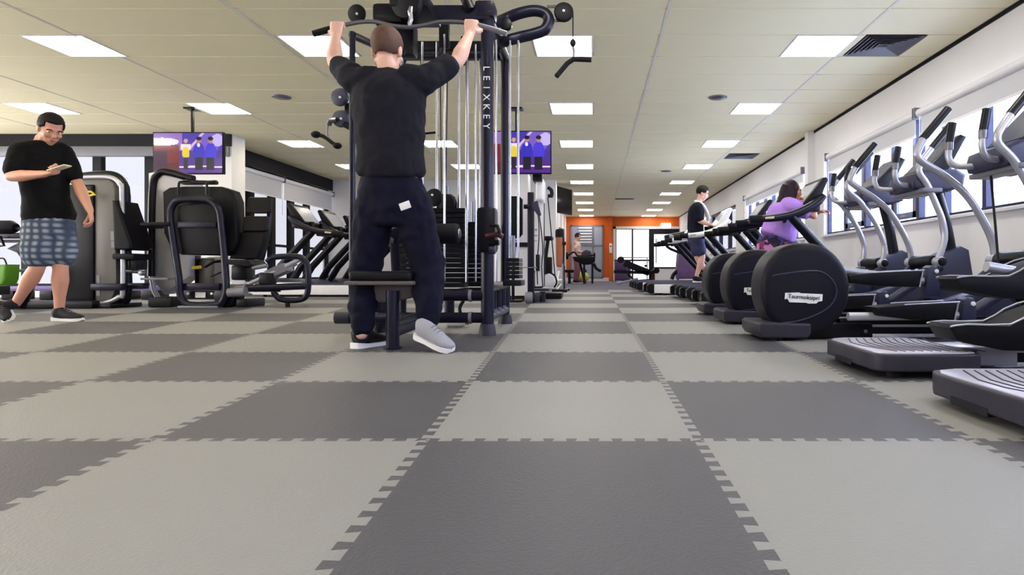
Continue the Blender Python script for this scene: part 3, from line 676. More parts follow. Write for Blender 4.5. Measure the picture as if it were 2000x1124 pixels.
p('back_panel', MB().prism(out([(345, 402), (400, 398), (420, 405), (428, 440), (430, 497), (354, 497), (345, 450)], Yp), (0, Yp+.02, 0), (1, 0, 0), (0, 0, 1), (0, .06, 0), .008), M_plast)
p('cross_bar', MB().span(W(346, 445, Yp-.02), W(428, 434, Yp+.04), .01), M_frame)
p('foot_crosspiece', MB().span(W(352, 568, Yp-.03), W(436, 553, Yp+.05), .015), M_frame)
p('base_plate', MB().span(W(355, 585, Yp+.05), W(430, 568, Yp+.09), .004), M_black)
p('rating_label', MB().span(W(381, 582, Yp+.03), W(402, 571, Yp+.04)), M_white, ang=0)
for x in (367, 414): p('bolt', MB().disc(W(x, 574, Yp+.03), (0, 1, 0), .016, .02, 12, .003), M_pin)
p('floor_plate', MB().box((W(395, 0, Yp).x, Yp-.02, .012), (.46, .14, .024), .006), M_lgrey)
p('handle_bar', MB().tube([W(275, 440, Yp-.1), W(332, 438, Yp-.05)], .028, 12), M_black)
p('handle_bar', MB().tube([W(268, 444, Yp+.25), W(330, 444, Yp+.25)], .018, 10), M_frame)
for x in (349, 404):
    p('headrest_hook', MB().tube([W(x, 380, Yp+.08), W(x, 362, Yp+.08), W(x+4, 355, Yp+.1), W(x+18, 354, Yp+.3)], .014, 8, sm=3), M_black)
p('headrest_bar', MB().box(W(390, 357, Yp+.25), (.42, .08, .05), .02), M_black)
Ysh = 7.75
p('shroud', MB().prism(out([(300, 340), (322, 336), (360, 345), (385, 352), (380, 540), (330, 575), (302, 540)], Ysh), (0, Ysh-.1, 0), (1, 0, 0), (0, 0, 1), (0, .24, 0), .03), M_silver, 'silver-grey curved weight shroud')
p('shroud_frame', MB().tube([W(296, 540, Ysh-.1), W(297, 420, Ysh-.1), W(300, 360, Ysh-.1), W(308, 342, Ysh-.1), W(325, 336, Ysh-.1), W(378, 350, Ysh-.1)], .045, 12, sm=4), M_black)
p('shroud_foot', MB().tube([W(296, 540, Ysh-.1), W(302, 570, Ysh-.12), W(316, 592, Ysh-.15)], .03, 10, sm=3), M_silver)
p('foot_cover', MB().box(W(328, 590, 7.4)*V((1, 1, 0))+V((0, 0, .06)), (.28, .3, .12), .03), M_plast)
p('foot_rest', MB().box(W(312, 545, Yp+.1), (.32, .2, .025), .008), M_lgrey)
p('column', MB().span(W(380, 560, Ysh), W(392, 500, Ysh+.1), .01), M_black)
p('weight_shroud', MB().box(W(412, 535, 7.9), (.22, .2, .40), .04), M_bronze)
p('adjuster', MB().tube([W(376, 524, 7.6), W(392, 522, 7.6)], .02, 8), M_yellow)
p('lever', MB().tube([W(400, 522, 7.5), W(418, 512, 7.5), W(434, 510, 7.5)], .018, 8).tube([W(412, 541, 7.5), W(432, 532, 7.5)], .01, 8), M_black)
p('white_panel', MB().prism(out([(404, 502), (445, 500), (448, 550), (402, 552)], 8.1), (0, 8.1, 0), (1, 0, 0), (0, 0, 1), (0, .05, 0), .01), M_white)
p('base_cylinder', MB().disc(W(448, 578, 7.35), (0, 1, 0), .135, .22, 28, .03), M_black)
p('base_end', MB().tube([W(447, 572, 7.2), W(480, 570, 7.2)], .055, 14), M_lgrey)
# ---- machine 3: leg press
Y3 = 7.45
t = thing('leg_press', 'leg press with reclined black seat and two head pads beside the receding windows', 'gym machine', (W(530, 0, Y3).x, Y3, 0)); p = pw(t)
def pad(cx, cy, w, h, Y, ti=0, d=.07):
    return MB().prism([(a*math.cos(ti)-b*math.sin(ti), a*math.sin(ti)+b*math.cos(ti)) for a, b in rrect(w, h, .035)], W(cx, cy, Y), (1, 0, 0), (0, .25, .97), (0, d, 0), .02, 3)
p('head_pad', pad(504, 401, .29, .205, Y3), M_vinyl, 'square black head pad')
p('neck_pad', pad(497, 437, .29, .19, Y3-.02), M_vinyl)
p('back_pad', MB().prism(out([(474, 452), (521, 452), (519, 470), (505, 508), (448, 506), (462, 478)], Y3), (0, Y3-.02, 0), (1, 0, 0), (0, 0, 1), (0, .12, 0), .03, 3), M_vinyl, 'reclined back pad')
p('back_frame', MB().tube([W(527, 395, Y3+.14), W(524, 450, Y3+.12), W(512, 505, Y3+.1), W(508, 520, Y3+.1)], .03, 10, sm=3), M_frame)
p('seat_pad', MB().prism(out([(446, 507), (498, 508), (506, 518), (498, 521), (446, 516)], Y3-.1), (0, Y3-.25, 0), (1, 0, 0), (0, 0, 1), (0, .35, 0), .012), M_vinyl)
p('seat_base', MB().span(W(450, 548, Y3-.05), W(500, 518, Y3+.15), .03), M_black)
p('sled_rail', MB().tube([W(480, 558, Y3-.1), W(590, 505, Y3-.05)], .028, 10), M_silver)
p('sled_rail', MB().tube([W(500, 556, Y3+.1), W(580, 514, Y3+.15)], .028, 10), M_silver)
p('sled', MB().box(W(545, 530, Y3), (.26, .2, .11), .02, Matrix.Rotation(math.radians(-24), 3, 'Y')), M_lgrey)
p('sled_block', MB().box(W(523, 545, Y3-.08), (.16, .12, .14), .02).box(W(507, 540, Y3-.05), (.12, .1, .06), .02, Matrix.Rotation(math.radians(-24), 3, 'Y')), M_black)
p('grip', MB().tube([W(494, 524, Y3-.2), W(522, 519, Y3-.2)], .026, 10), M_lgrey)
p('foot_plate_frame', MB().tube([W(522, 512, Y3-.1), W(535, 503, Y3-.1), W(575, 501, Y3-.1), W(592, 506, Y3-.1), W(601, 522, Y3-.1), W(602, 560, Y3-.1), W(597, 580, Y3-.1), W(580, 587, Y3-.1), W(548, 585, Y3-.1), W(534, 570, Y3-.1)], .034, 12, sm=4), M_frame, 'rounded tubular end loop')
p('main_beam', MB().tube([W(478, 564, Y3-.15), W(600, 559, Y3-.1)], .042, 12), M_frame)
p('beam_cap', MB().tube([W(447, 566, Y3-.16), W(482, 564, Y3-.16)], .055, 14), M_lgrey)
p('foot', MB().tube([W(562, 586, Y3-.1), W(562, 586, Y3-.1)*V((1, 1, 0))], .028, 10), M_rubber)
p('foot', MB().box(W(490, 594, Y3)*V((1, 1, 0))+V((0, 0, .05)), (.14, .4, .10), .02), M_black)
p('side_tray', MB().span(W(535, 552, Y3+.15), W(598, 545, Y3+.3), .008), M_lgrey)
# ---- machine 0: at the picture's left edge
Y4 = 6.9
t = thing('seated_machine', 'seated machine cut off by the left picture edge, with a black roller pad', 'gym machine', (W(25, 0, Y4).x, Y4, 0)); p = pw(t)
p('roller_pad', MB().tube([W(-20, 444, Y4), W(22, 444, Y4), W(31, 446, Y4)], [.075, .075, .05], 18), M_vinyl)
p('roller_arm', MB().tube([W(28, 446, Y4), W(56, 450, Y4), W(62, 470, Y4)], .02, 10), M_frame)
p('upper_beam', MB().span(W(-20, 466, Y4), W(60, 456, Y4+.1), .01), M_frame)
p('foot_rest', MB().prism(out([(12, 486), (48, 468), (60, 470), (60, 500), (38, 502), (32, 494)], Y4), (0, Y4, 0), (1, 0, 0), (0, 0, 1), (0, .25, 0), .012), M_black)
p('shin_bar', MB().tube([W(0, 462, Y4-.05), W(8, 480, Y4-.05), W(-12, 482, Y4-.05)], .014, 8), M_black)
p('leaning_post', MB().tube([W(70, 525, Y4+.1), W(40, 605, Y4+.1)*V((1, 1, 0))+V((0, 0, .02))], .055, 12), M_black)
p('cross_beam', MB().span(W(-20, 532, Y4+.1), W(80, 526, Y4+.2), .008), M_lgrey)
p('base_beam', MB().box(V((W(70, 0, Y4).x, Y4+.15, .045)), (1.1, .12, .09), .02), M_black)
p('seat_block', MB().span(W(-20, 578, Y4-.05), W(12, 558, Y4+.2), .02), M_black)
t = thing('gym_bag', 'bright green bag at the left picture edge', 'bag', (W(2, 0, 6.8).x, 6.8, W(0, 556, 6.8).z-.012))
MB().prism(out([(-14, 518), (19, 517), (17, 545), (12, 557), (-14, 557)], 6.8), (0, 6.75, 0), (1, 0, 0), (0, 0, 1), (0, .18, 0), .02, 3).build('body', M_green, t, world=True)
MB().tube([W(-8, 518, 6.82), W(-2, 506, 6.82), W(8, 506, 6.82), W(13, 518, 6.82)], .008, 8, sm=3).build('strap', M_black, t, world=True)
# low purple and silver step platforms under the front windows
for lb, x0, x1, Y in (('low purple step platform on the floor behind the walking man', 40, 105, 9.2), ('low purple step platform under the window between the two weight machines', 252, 300, 9.3)):
    t = thing('step_platform', lb, 'step', (W((x0+x1)/2, 0, Y).x, Y, 0), 0, 'low purple step platforms')
    hw = (x1-x0)/2*Y/F+.15
    MB().box((0, 0, .17), (2*hw, .40, .06), .025).build('top', M_purple, t)
    MB().box((0, 0, .145), (2*hw-.05, .36, .02)).build('mat', M_lgrey, t)
    for sx in (-1, 1): MB().box((sx*(hw-.12), 0, .07), (.18, .36, .14), .02).build('riser', M_black, t)
# ================================================================ RIGHT: CROSS TRAINERS (user faces the windows, +x)
FARM = [(1.716, .49), (1.70, .623), (1.627, .784), (1.52, .945), (1.377, 1.07), (1.234, 1.16), (1.19, 1.206), (1.198, 1.256), (1.25, 1.349), (1.40, 1.527)]
NARM = [(1.70, .515), (1.765, .69), (1.757, .83), (1.72, .95), (1.66, 1.12), (1.62, 1.20), (1.615, 1.25), (1.643, 1.31), (1.745, 1.44), (1.88, 1.605)]
def cross_trainer(label, X0, Yc, t_far, t_near, drum=True, zoff=0):
    t = thing('cross_trainer', label, 'cross trainer', (X0, Yc, 0), 0, 'cross trainers along the right windows')
    B = lambda n, mb, m, l=None, ang=40, par=None: mb.build(n, m, par or t, ang=ang, label=l)
    if drum:
        st = [(.02, .02), (.30, .02), (.32, .05), (.32, .105), (.02, .115), (-.0, .10), (-.0, .05)]
        B('step_base', MB().prism(st, (0, -.22, 0), (1, 0, 0), (0, 0, 1), (0, .44, 0), .014, 3), M_plate, 'grey plastic base cap')
        B('levelling_foot', MB().tube([(.14, -.17, 0), (.14, -.17, .03)], .025, 10), M_rubber)
        R = .285; cz = .318; cu = .312; o = []
        for i in range(56):
            a = 2*PI*i/56; c, s = math.cos(a), math.sin(a)
            u = R*.96*(abs(c)**(.84 if c < 0 else 1.0))*(1 if c > 0 else -1); z = R*(abs(s)**.95)*(1 if s > 0 else -1)
            o.append((cu+u, cz+z))
        B('drum', MB().prism(o, (0, -.155, 0), (1, 0, 0), (0, 0, 1), (0, .31, 0), .05, 5), M_drum, 'large round flywheel housing')
        lip = [(cu-.21, cz+.08), (cu-.12, cz+.095), (cu+.02, cz+.11), (cu+.10, cz+.10), (cu+.16, cz+.05), (cu+.185, cz-.02), (cu+.15, cz-.10), (cu+.06, cz-.16), (cu-.06, cz-.20), (cu-.15, cz-.21)]
        B('drum_groove', MB().tube([(a, -.157, z) for a, z in lip], .005, 6, sm=5), M_mid)
        # badge
        bp = [(-.115, -.018), (-.10, -.012), (-.085, -.034), (.02, -.030), (.03, -.034), (.08, -.03), (.09, -.018), (.115, -.012), (.115, .03), (-.02, .026), (-.03, .03), (-.115, .022)]
        R_ = Matrix.Rotation(math.radians(4), 3, 'Y')
        bd = B('badge', MB().prism([(a, z) for a, z in bp], (cu-.02, -.158, cz-.055), R_ @ V((1, 0, 0)), R_ @ V((0, 0, 1)), (0, -.006, 0)), M_pin, ang=0)
        Mx = Matrix.Translation((cu-.02, -.1655, cz-.052)) @ R_.to_4x4() @ Matrix.Rotation(PI/2, 4, 'X')
        lettering('badge_lettering', 'Taurmoksipri', .036, Mx, M_plast, bd)
        B('drum_foot', MB().span((.33, -.10, .0), (.75, .10, .10), .02), M_black)
        B('bolt', MB().disc((.70, -.104, .05), (0, 1, 0), .012, .008, 10, .002), M_steel)
    else:
        o = [(0, .0), (.06, -.30), (.30, -.30), (.44, -.24), (.46, -.05), (.46, .05), (.44, .24), (.30, .30), (.06, .30)]
        pl = [(p[0], p[1]) for p in [(0, -.12), (.0, .0), (.0, .22), (.03, .28), (.10, .31), (.36, .31), (.42, .29), (.45, .22), (.45, -.22), (.42, -.29), (.36, -.31), (.05, -.31), (.015, -.29), (.0, -.26)]]
        B('step_base', MB().prism(pl, (0, 0, .028), (1, 0, 0), (0, 1, 0), (0, 0, .07), .010, 3), M_plate, 'grey moulded step platform')
        inn = [(u*.93+.016, v*.93) for u, v in pl]
        tp = B('step_tread', MB().prism(inn, (0, 0, .094), (1, 0, 0), (0, 1, 0), (0, 0, .008), .003), M_tread, 'grey ribbed tread with window sheen in its colour')
        mb = MB()
        for i in range(11):                                       # chevron ribs of the tread
            u = .05+i*.036; w_ = .24
            mb.tube([(u+.06, -w_, .1025), (u, -.06, .1025), (u+.0, .06, .1025), (u+.06, w_, .1025)], .0028, 5)
        mb.build('tread_rib', M_plate, t)
        B('base_notch', MB().span((-.001, -.06, .020), (.12, .12, .045)), M_dark, ang=0)
        for v in (-.24, .24): B('levelling_foot', MB().tube([(.10, v, 0), (.10, v, .04)], .03, 10), M_rubber)
        B('neck', MB().prism([(.36, .02), (.36, .10), (.62, .105), (.70, .12), (.70, .02)], (0, -.10, 0), (1, 0, 0), (0, 0, 1), (0, .20, 0), .015), M_tread)
    # base beams
    B('base_beam', MB().span((.55, -.07, .03), (2.15, .07, .13), .012), M_black)
    B('base_strip', MB().span((.62, -.078, .075), (1.5, -.069, .09)), M_silver, ang=0)
    B('front_foot', MB().box((2.12, 0, .05), (.14, .72, .07), .02), M_black)
    for v in (-.3, .3): B('levelling_foot', MB().tube([(2.12, v, 0), (2.12, v, .03)], .03, 10), M_rubber)
    # reciprocating pedal bars
    for s, z0, z1, pz in ((-1, .15, .155, .21), (1, .45, .35, .40)):
        v = s*.20
        B('pedal_bar', MB().tube([(.55 if drum else .75, v, z0), (1.28, v, z1)], .026, 12), M_silver)
        du, dz = (1.0, pz) if drum else ((.62, .21) if s < 0 else (.88, .40))
        pd = [(-.27, 0), (-.25, -.05), (-.05, -.075), (.2, -.08), (.22, .02), (.20, .03), (-.1, .015)] if drum else [(-.27, -.01), (-.24, -.06), (-.05, -.10), (.2, -.105), (.25, -.03), (.22, .06), (.16, .085), (.06, .05), (-.03, 0), (-.26, .005)]
        q = B('pedal', MB().prism(pd, (du-.05, v-.085-.0, dz), (1, 0, 0), (0, 0, 1), (0, .17, 0), .012, 2), M_plast, 'black foot pedal with raised rim')
        rim = [(a, z) for a, z in pd[-4:]] if drum else [(-.27, -.005), (-.2, .004), (-.03, .004), (.06, .055), (.16, .09), (.22, .065)]
        for sv in (-.088, .088):
            B('pedal_rim', MB().tube([(du-.05+a, v+sv, dz+z+.002) for a, z in rim], .0042, 6, sm=2), M_silver)
        lk = B('link_bracket', MB().prism([(-.06, -.10), (.05, -.10), (.045, .08), (.03, .11), (-.005, .115), (-.03, .10)], (1.26, v-.05, z1), (1, 0, 0), (0, 0, 1), (0, .10, 0), .015, 2), M_mid)
        B('link_bolt', MB().disc((1.28, v-.055, z1+.075), (0, 1, 0), .014, .012, 12, .003), M_pin, par=lk)
        B('link_arm', MB().tube([(1.27, v, z1), (1.52, v*1.05, .32), (1.72, v*1.1, .46)], .034, 10, sm=3), M_mid)
        if not drum: B('pedal_stem', MB().tube([(du, v, dz-.08), (du+.25, v, .12)], .03, 8), M_black)
    # tilted plastic covers over the track
    B('track_cover', MB().prism([(.85, .13), (1.75, .13), (1.75, .30), (1.55, .33), (1.15, .22)], (0, -.06, 0), (1, 0, 0), (0, 0, 1), (0, .12, 0), .02), M_mid)
    B('front_cover', MB().prism([(1.70, .10), (2.10, .10), (2.02, .60), (1.96, .63), (1.76, .54), (1.70, .42)], (0, -.11, 0), (1, 0, 0), (0, 0, 1), (0, .22, 0), .02), M_mid, 'slate blue front cover')
    B('upright', MB().tube([(1.93, 0, .55), (1.88, 0, .85), (1.78, 0, 1.20), (1.76, 0, 1.26)], [.05, .045, .04, .04], 14, sm=2), M_black)
    # hub and swinging arms
    B('pivot_hub', MB().disc((1.71, 0, .50), (0, 1, 0), .055, .34, 20, .015), M_black)
    for v, tt, nm in ((.22, t_far, 'far'), (-.22, t_near, 'near')):
        pts = [V((a[0]*(1-tt)+b[0]*tt, v, a[1]*(1-tt)+b[1]*tt)) for a, b in zip(FARM, NARM)]
        B('pivot_boss', MB().disc((1.71, v, .50), (0, 1, 0), .042, .09, 18, .012), M_silver)
        B('pivot_cap', MB().disc((1.71, v-.052, .50), (0, 1, 0), .034, .012, 16, .004), M_black)
        sa = B('swing_arm', MB().tube(pts[:9], .0255, 12, sm=4), M_silver, 'long S-curved silver handle')
        B('hand_grip', MB().tube([pts[8]-(pts[9]-pts[8])*.15, pts[9]], .028, 12), M_black, par=sa)
    # fixed handlebars
    for v in (-.13, .13):
        hp = [(1.40, v*1.4, 1.36), (1.385, v*1.4, 1.27), (1.38, v*1.4, 1.19), (1.41, v*1.3, 1.135), (1.50, v, 1.12), (1.70, v, 1.13)]
        fh = B('fixed_handle', MB().tube(hp, .021, 12, sm=4), M_silver)
        B('hand_grip', MB().tube([V(hp[0])+V((.008, 0, .06)), V(hp[1])+V((0, 0, .02))], .026, 12), M_black, par=fh)
        B('pulse_pad', MB().tube([V(hp[1])+V((0, 0, .02)), V(hp[1])+V((-.002, 0, -.03))], .0265, 12), M_steel)
    c = B('console_housing', MB().prism([(1.52, 1.08), (1.50, 1.13), (1.52, 1.20), (1.60, 1.235), (1.86, 1.245), (1.94, 1.20), (1.92, 1.10), (1.80, 1.06)], (0, -.21, 0), (1, 0, 0), (0, 0, 1), (0, .42, 0), .03, 3), M_mid, 'rounded dark console housing')
    cs_ = B('console_screen', MB().prism([(1.62, 1.235), (1.90, 1.52), (1.945, 1.50), (1.80, 1.235)], (0, -.20, 0), (1, 0, 0), (0, 0, 1), (0, .40, 0), .012), M_black, 'tilted console screen')
    d = V((.28, 0, .285)).normalized(); nn = V((-d.z, 0, d.x))
    B('screen_glass', MB().add([V((1.635, v, 1.25))+d*q+nn*.003 for v, q in ((-.17, .0), (-.17, .36), (.17, .36), (.17, .0))]+[V((1.635, v, 1.25))+d*q-nn*.001 for v, q in ((-.17, .0), (-.17, .36), (.17, .36), (.17, .0))], [(0, 1, 2, 3), (4, 7, 6, 5), (0, 4, 5, 1), (2, 6, 7, 3), (1, 5, 6, 2), (3, 7, 4, 0)]), mat('console_glass', (90, 92, 110), .15, 0, .2, 8), ang=0, par=cs_)
    B('bottle_shelf', MB().span((1.56, -.26, 1.05), (1.72, .26, 1.085), .01), M_lgrey)
    B('console_bracket', MB().tube([(1.78, 0, 1.18), (1.66, 0, 1.09)], .03, 8), M_black)
    return t
cross_trainer('third cross trainer with a drum, partly hidden behind the other two drums', 1.05, 6.18, .45, .42)
cross_trainer('second cross trainer, its badged drum half hidden behind the nearest drum', 1.03, 5.17, .0, .85)
cross_trainer('nearest cross trainer with a round black drum and a full white badge', 1.0, 4.0, .0, .6)
cross_trainer('cross trainer with pale step platform and big black pedals before the nearest drum', 1.12, 2.77, .2, .6, drum=False)
cross_trainer('closest cross trainer, only its pale ribbed step platform shows at the right picture edge', 1.10, 1.80, .3, .5, drum=False)
o = MB().tube([W(1934, 330, 4.1), W(1944, 440, 4.0), W(1951, 528, 3.9)], .008, 8).build('power_cable', M_cable); tag(o, 'thin black cable hanging from the console of the nearest cross trainer', 'cable')
# ================================================================ TREADMILLS
def treadmill(label, X, Y, rz=0, white=False, wide=.78, L=2.05, wrail=None, grp='treadmills facing the right windows', rise=0):
    t = thing('treadmill', label, 'treadmill', (X, Y, 0), rz, grp)
    B = lambda n, mb, m, l=None, ang=40, par=None: mb.build(n, m, par or t, ang=ang, label=l)
    h = wide/2; zt = .19+rise; wrail = white if wrail is None else wrail
    body = M_white if white else M_lgrey
    for s in (-1, 1):
        B('side_skirt', MB().prism([(.10, .035), (L, .035), (L, zt), (.10, zt), (.08, .10)], (0, s*h-.04 if s > 0 else s*h, 0), (1, 0, 0), (0, 0, 1), (0, .04, 0), .008), body)
        B('foot_rail', MB().span((.05, s*(h-.10)-.06, zt-.005), (L-.45, s*(h-.10)+.06, zt+.018), .008), M_mid)
        B('end_cap', MB().prism([(-.0, .06), (.05, .03), (.13, .03), (.13, zt+.005), (.04, zt+.005), (.0, zt-.03)], (0, s*(h-.06)-.065, 0), (1, 0, 0), (0, 0, 1), (0, .13, 0), .015), M_plast)
        B('roller_guard', MB().prism([(.0, .08), (.03, .06), (.05, zt-.02), (.01, zt-.02)], (-.004, s*(h-.06)-.03, 0), (1, 0, 0), (0, 0, 1), (0, .06, 0), .004), M_lgrey)
    B('deck', MB().span((.06, -h+.05, .05), (L-.4, h-.05, zt-.02)), M_plast, ang=0)
    B('belt', MB().span((.03, -h+.13, zt-.02), (L-.42, h-.13, zt+.004), .008), M_rubber, 'black running belt')
    B('motor_hood', MB().prism([(L-.5, .05), (L+.04, .05), (L+.06, .15), (L-.02, .27), (L-.40, .26), (L-.5, zt+.01)], (0, -h, 0), (1, 0, 0), (0, 0, 1), (0, wide, 0), .03, 3), body if white else M_mid)
    for u in (.25, L-.15):
        for s in (-1, 1): B('levelling_foot', MB().tube([(u, s*(h-.12), 0), (u, s*(h-.12), .06)], .03, 8), M_rubber)
    for s in (-1, 1):
        v = s*(h-.03)
        B('upright', MB().tube([(1.78, v, .20), (1.60, v, .50), (1.08, v, 1.06)], [.062, .06, .055], 12), M_black, 'leaning dark upright')
        rail = [(.62, v, 1.045), (.80, v, 1.05), (1.0, v, 1.075), (1.18, v, 1.13), (1.36, v, 1.23), (1.46, v, 1.32)]
        hr = B('handrail', MB().tube(rail, [.045, .05, .056, .06, .058, .04], 12, sm=3, flat=.8), M_white if wrail else M_frame, 'curved handrail')
        B('rail_grip', MB().tube([(.58, v, 1.04), (.72, v, 1.045)], [.044, .05], 12), M_rubber, par=hr)
        B('rail_badge', MB().prism([(-.05, -.012), (.05, -.014), (.055, 0), (.05, .014), (-.05, .012)], (.80, v+s*.047, 1.055), (1, 0, .08), (0, 0, 1), (0, s*.006, 0)), mat('badge_olive', (196, 196, 150), .4), ang=0, par=hr)
    B('console_beam', MB().box((1.34, 0, 1.18), (.16, wide-.06, .10), .03), M_black)
    cn = B('console', MB().prism([(1.30, 1.19), (1.22, 1.22), (1.46, 1.54), (1.50, 1.55), (1.53, 1.52), (1.40, 1.22)], (0, -.32, 0), (1, 0, 0), (0, 0, 1), (0, .64, 0), .02, 2), M_white if wrail else M_plast, 'tilted console panel')
    d = V((.24, 0, .32)).normalized(); nn = V((-d.z, 0, d.x)); o_ = V((1.225, 0, 1.227))
    B('screen', MB().add([o_+V((0, v, 0))+d*q+nn*.004 for v, q in ((-.27, .03), (-.27, .34), (.27, .34), (.27, .03))]+[o_+V((0, v, 0))+d*q-nn*.004 for v, q in ((-.27, .03), (-.27, .34), (.27, .34), (.27, .03))], [(0, 1, 2, 3), (4, 7, 6, 5), (0, 4, 5, 1), (2, 6, 7, 3), (1, 5, 6, 2), (3, 7, 4, 0)]), mat('console_glare_glass', (186, 188, 200), .12), ang=0, par=cn)  # pale screen colour stands for glare on the glass
    for s in (-1, 1): B('cup_holder', MB().tube([(1.16, s*.20, 1.16), (1.16, s*.20, 1.24), (1.16, s*.20, 1.245)], [.04, .045, .04], 14), M_black)
    B('front_bar', MB().tube([(1.0, -h+.05, 1.02), (1.06, 0, 1.03), (1.0, h-.05, 1.02)], .022, 8, sm=3), M_black)
    return t
treadmill('treadmill the woman in purple stands on', 1.27, 7.75)
treadmill('dark treadmill directly beyond the one with the woman in purple', 1.28, 8.98)
treadmill('dark treadmill next before the white one with the walking man', 1.27, 10.05)
treadmill('large white-railed treadmill the man with the towel walks on', .93, 11.35, white=True, wide=.86, L=2.2)
treadmill('treadmill just beyond the man with the towel', .86, 13.0, white=True, wide=.84)
treadmill('last treadmill of the right row, nearest to the orange wall', .84, 14.4, wide=.84)
GL = 'treadmills facing the receding left windows'
treadmill('nearest treadmill facing the left windows, beside the leg press', -3.55, 10.6, PI, True, wrail=False, grp=GL)
treadmill('second treadmill facing the receding left windows', -3.55, 11.75, PI, False, grp=GL)
treadmill('third treadmill facing the receding left windows', -3.55, 12.9, PI, False, grp=GL)
treadmill('farthest treadmill facing the receding left windows', -3.55, 14.1, PI, False, grp=GL)
# ================================================================ BEHIND THE TOWER: white panel, cable trainer, rower, bench
Yc = 8.95
struct('wall_partition', MB().span((W(935, 0, Yc).x, Yc+.0, 0), (W(1031, 0, Yc).x, Yc+.35, W(0, 338, Yc).z)), M_white)
struct('trim_10', MB().span((W(985, 0, Yc).x, Yc-.03, W(0, 483, Yc).z), (W(1031, 0, Yc).x, Yc, W(0, 474, Yc).z)).span((W(985, 0, Yc).x, Yc-.03, 0), (W(1031, 0, Yc).x, Yc, W(0, 578, Yc).z)), M_dark, label='dark rail and plinth across the white partition')
t = thing('preacher_pad_machine', 'upright black pad on a stand before the white partition', 'gym machine', (W(1005, 0, 8.6).x, 8.6, 0)); p = pw(t)
p('pad', MB().prism(out([(990, 384), (1015, 384), (1021, 390), (1021, 458), (1014, 466), (990, 466)], 8.6), (0, 8.55, 0), (1, 0, 0), (0, 0, 1), (0, .08, 0), .015, 2), M_vinyl, 'tall black rectangular pad')
p('stem', MB().tube([W(1003, 464, 8.62), W(1004, 480, 8.62), W(1002, 560, 8.62), V((W(1002, 0, 8.62).x, 8.62, .02))], .022, 10), M_black)
p('tray', MB().box(W(998, 471, 8.58), (.2, .12, .02), .005), M_lgrey)
p('side_shield', MB().prism(out([(984, 530), (988, 528), (996, 560), (997, 590), (986, 592)], 8.5), (0, 8.5, 0), (1, 0, 0), (0, 0, 1), (0, .03, 0)), M_black)
p('foot', MB().box((W(1000, 0, 8.6).x, 8.6, .015), (.3, .4, .03), .008), M_black)
# cable trainer with dark post
Yt = 8.3
t = thing('cable_trainer', 'slim cable trainer with a dark purple post and hanging cables left of the aisle', 'gym machine', (W(1037, 0, Yt).x, Yt, 0)); p = pw(t)
p('post', MB().span(W(1030, 586, Yt), W(1044, 377, Yt+.09), .015), M_frame)
p('wheel', MB().disc(V((W(1034, 0, Yt).x, Yt-.08, .075)), (1, 0, 0), .075, .10, 22, .02), M_lgrey)
p('base', MB().box(V((W(1037, 0, Yt).x, Yt+.5, .05)), (.12, 1.1, .08), .015), M_black)
p('foot_plate', MB().box(W(1056, 566, 8.6), (.26, .35, .03), .01), M_plate)
p('plate_leg', MB().tube([W(1060, 570, 8.6), V((W(1060, 0, 8.6).x, 8.6, 0))], .04, 12), M_plate)
p('handle_shelf', MB().box(W(1034, 523, Yt-.06), (.19, .1, .012), .004), M_lgrey)
p('arm_knob', MB().disc(W(1028, 404, Yt-.05), (1, 0, 0), .03, .07, 14), M_black)
p('pulley_head', MB().prism(out([(1040, 396), (1050, 392), (1057, 420), (1052, 424), (1041, 408)], Yt), (0, Yt-.02, 0), (1, 0, 0), (0, 0, 1), (0, .06, 0), .01), M_mid)
p('top_shroud', MB().span(W(1046, 394, Yt+.5), W(1066, 356, Yt+.9), .04, 3), M_white, 'white rounded top shroud')
p('top_motor', MB().span(W(1040, 354, Yt+.4), W(1062, 343, Yt+.7), .02), M_black)
p('top_hook', MB().tube([W(1070, 366, Yt+.7), W(1077, 372, Yt+.7), W(1078, 382, Yt+.7)], .028, 10, sm=3), M_black)
p('hook_end', MB().box(W(1075, 383, Yt+.7), (.08, .06, .05), .015), M_black)
p('back_post', MB().span(W(1060, 560, Yt+.8), W(1064, 380, Yt+.85), .008), M_black)
for pts in ([(1048, 396), (1053, 450), (1049, 520), (1050, 556)], [(1050, 396), (1060, 480), (1058, 520), (1060, 560)], [(1070, 386), (1078, 470), (1084, 540)]):
    p('cable', MB().tube([W(x, y, Yt+.3) for x, y in pts], .008, 6, sm=3), M_cable)
p('weight_stack', MB().span(W(1066, 534, Yt+.8), W(1079, 503, Yt+.95), .01), M_black)
p('weight_stack', MB().span(W(1046, 530, Yt+.5), W(1055, 498, Yt+.65), .01), M_black)
for i, ch in enumerate('KEL'):
    Mx = Matrix.Translation(W(1046, 450+i*11, Yt+.28)-V(t.location)) @ Matrix.Rotation(PI/2, 4, 'X') @ Matrix.Rotation(-PI/2, 4, 'Z'); lettering('lettering', ch, .06, Mx, M_black, t)
p('rear_panel', MB().span(W(1045, 560, Yt+.62), W(1062, 394, Yt+.66), .01), M_white)
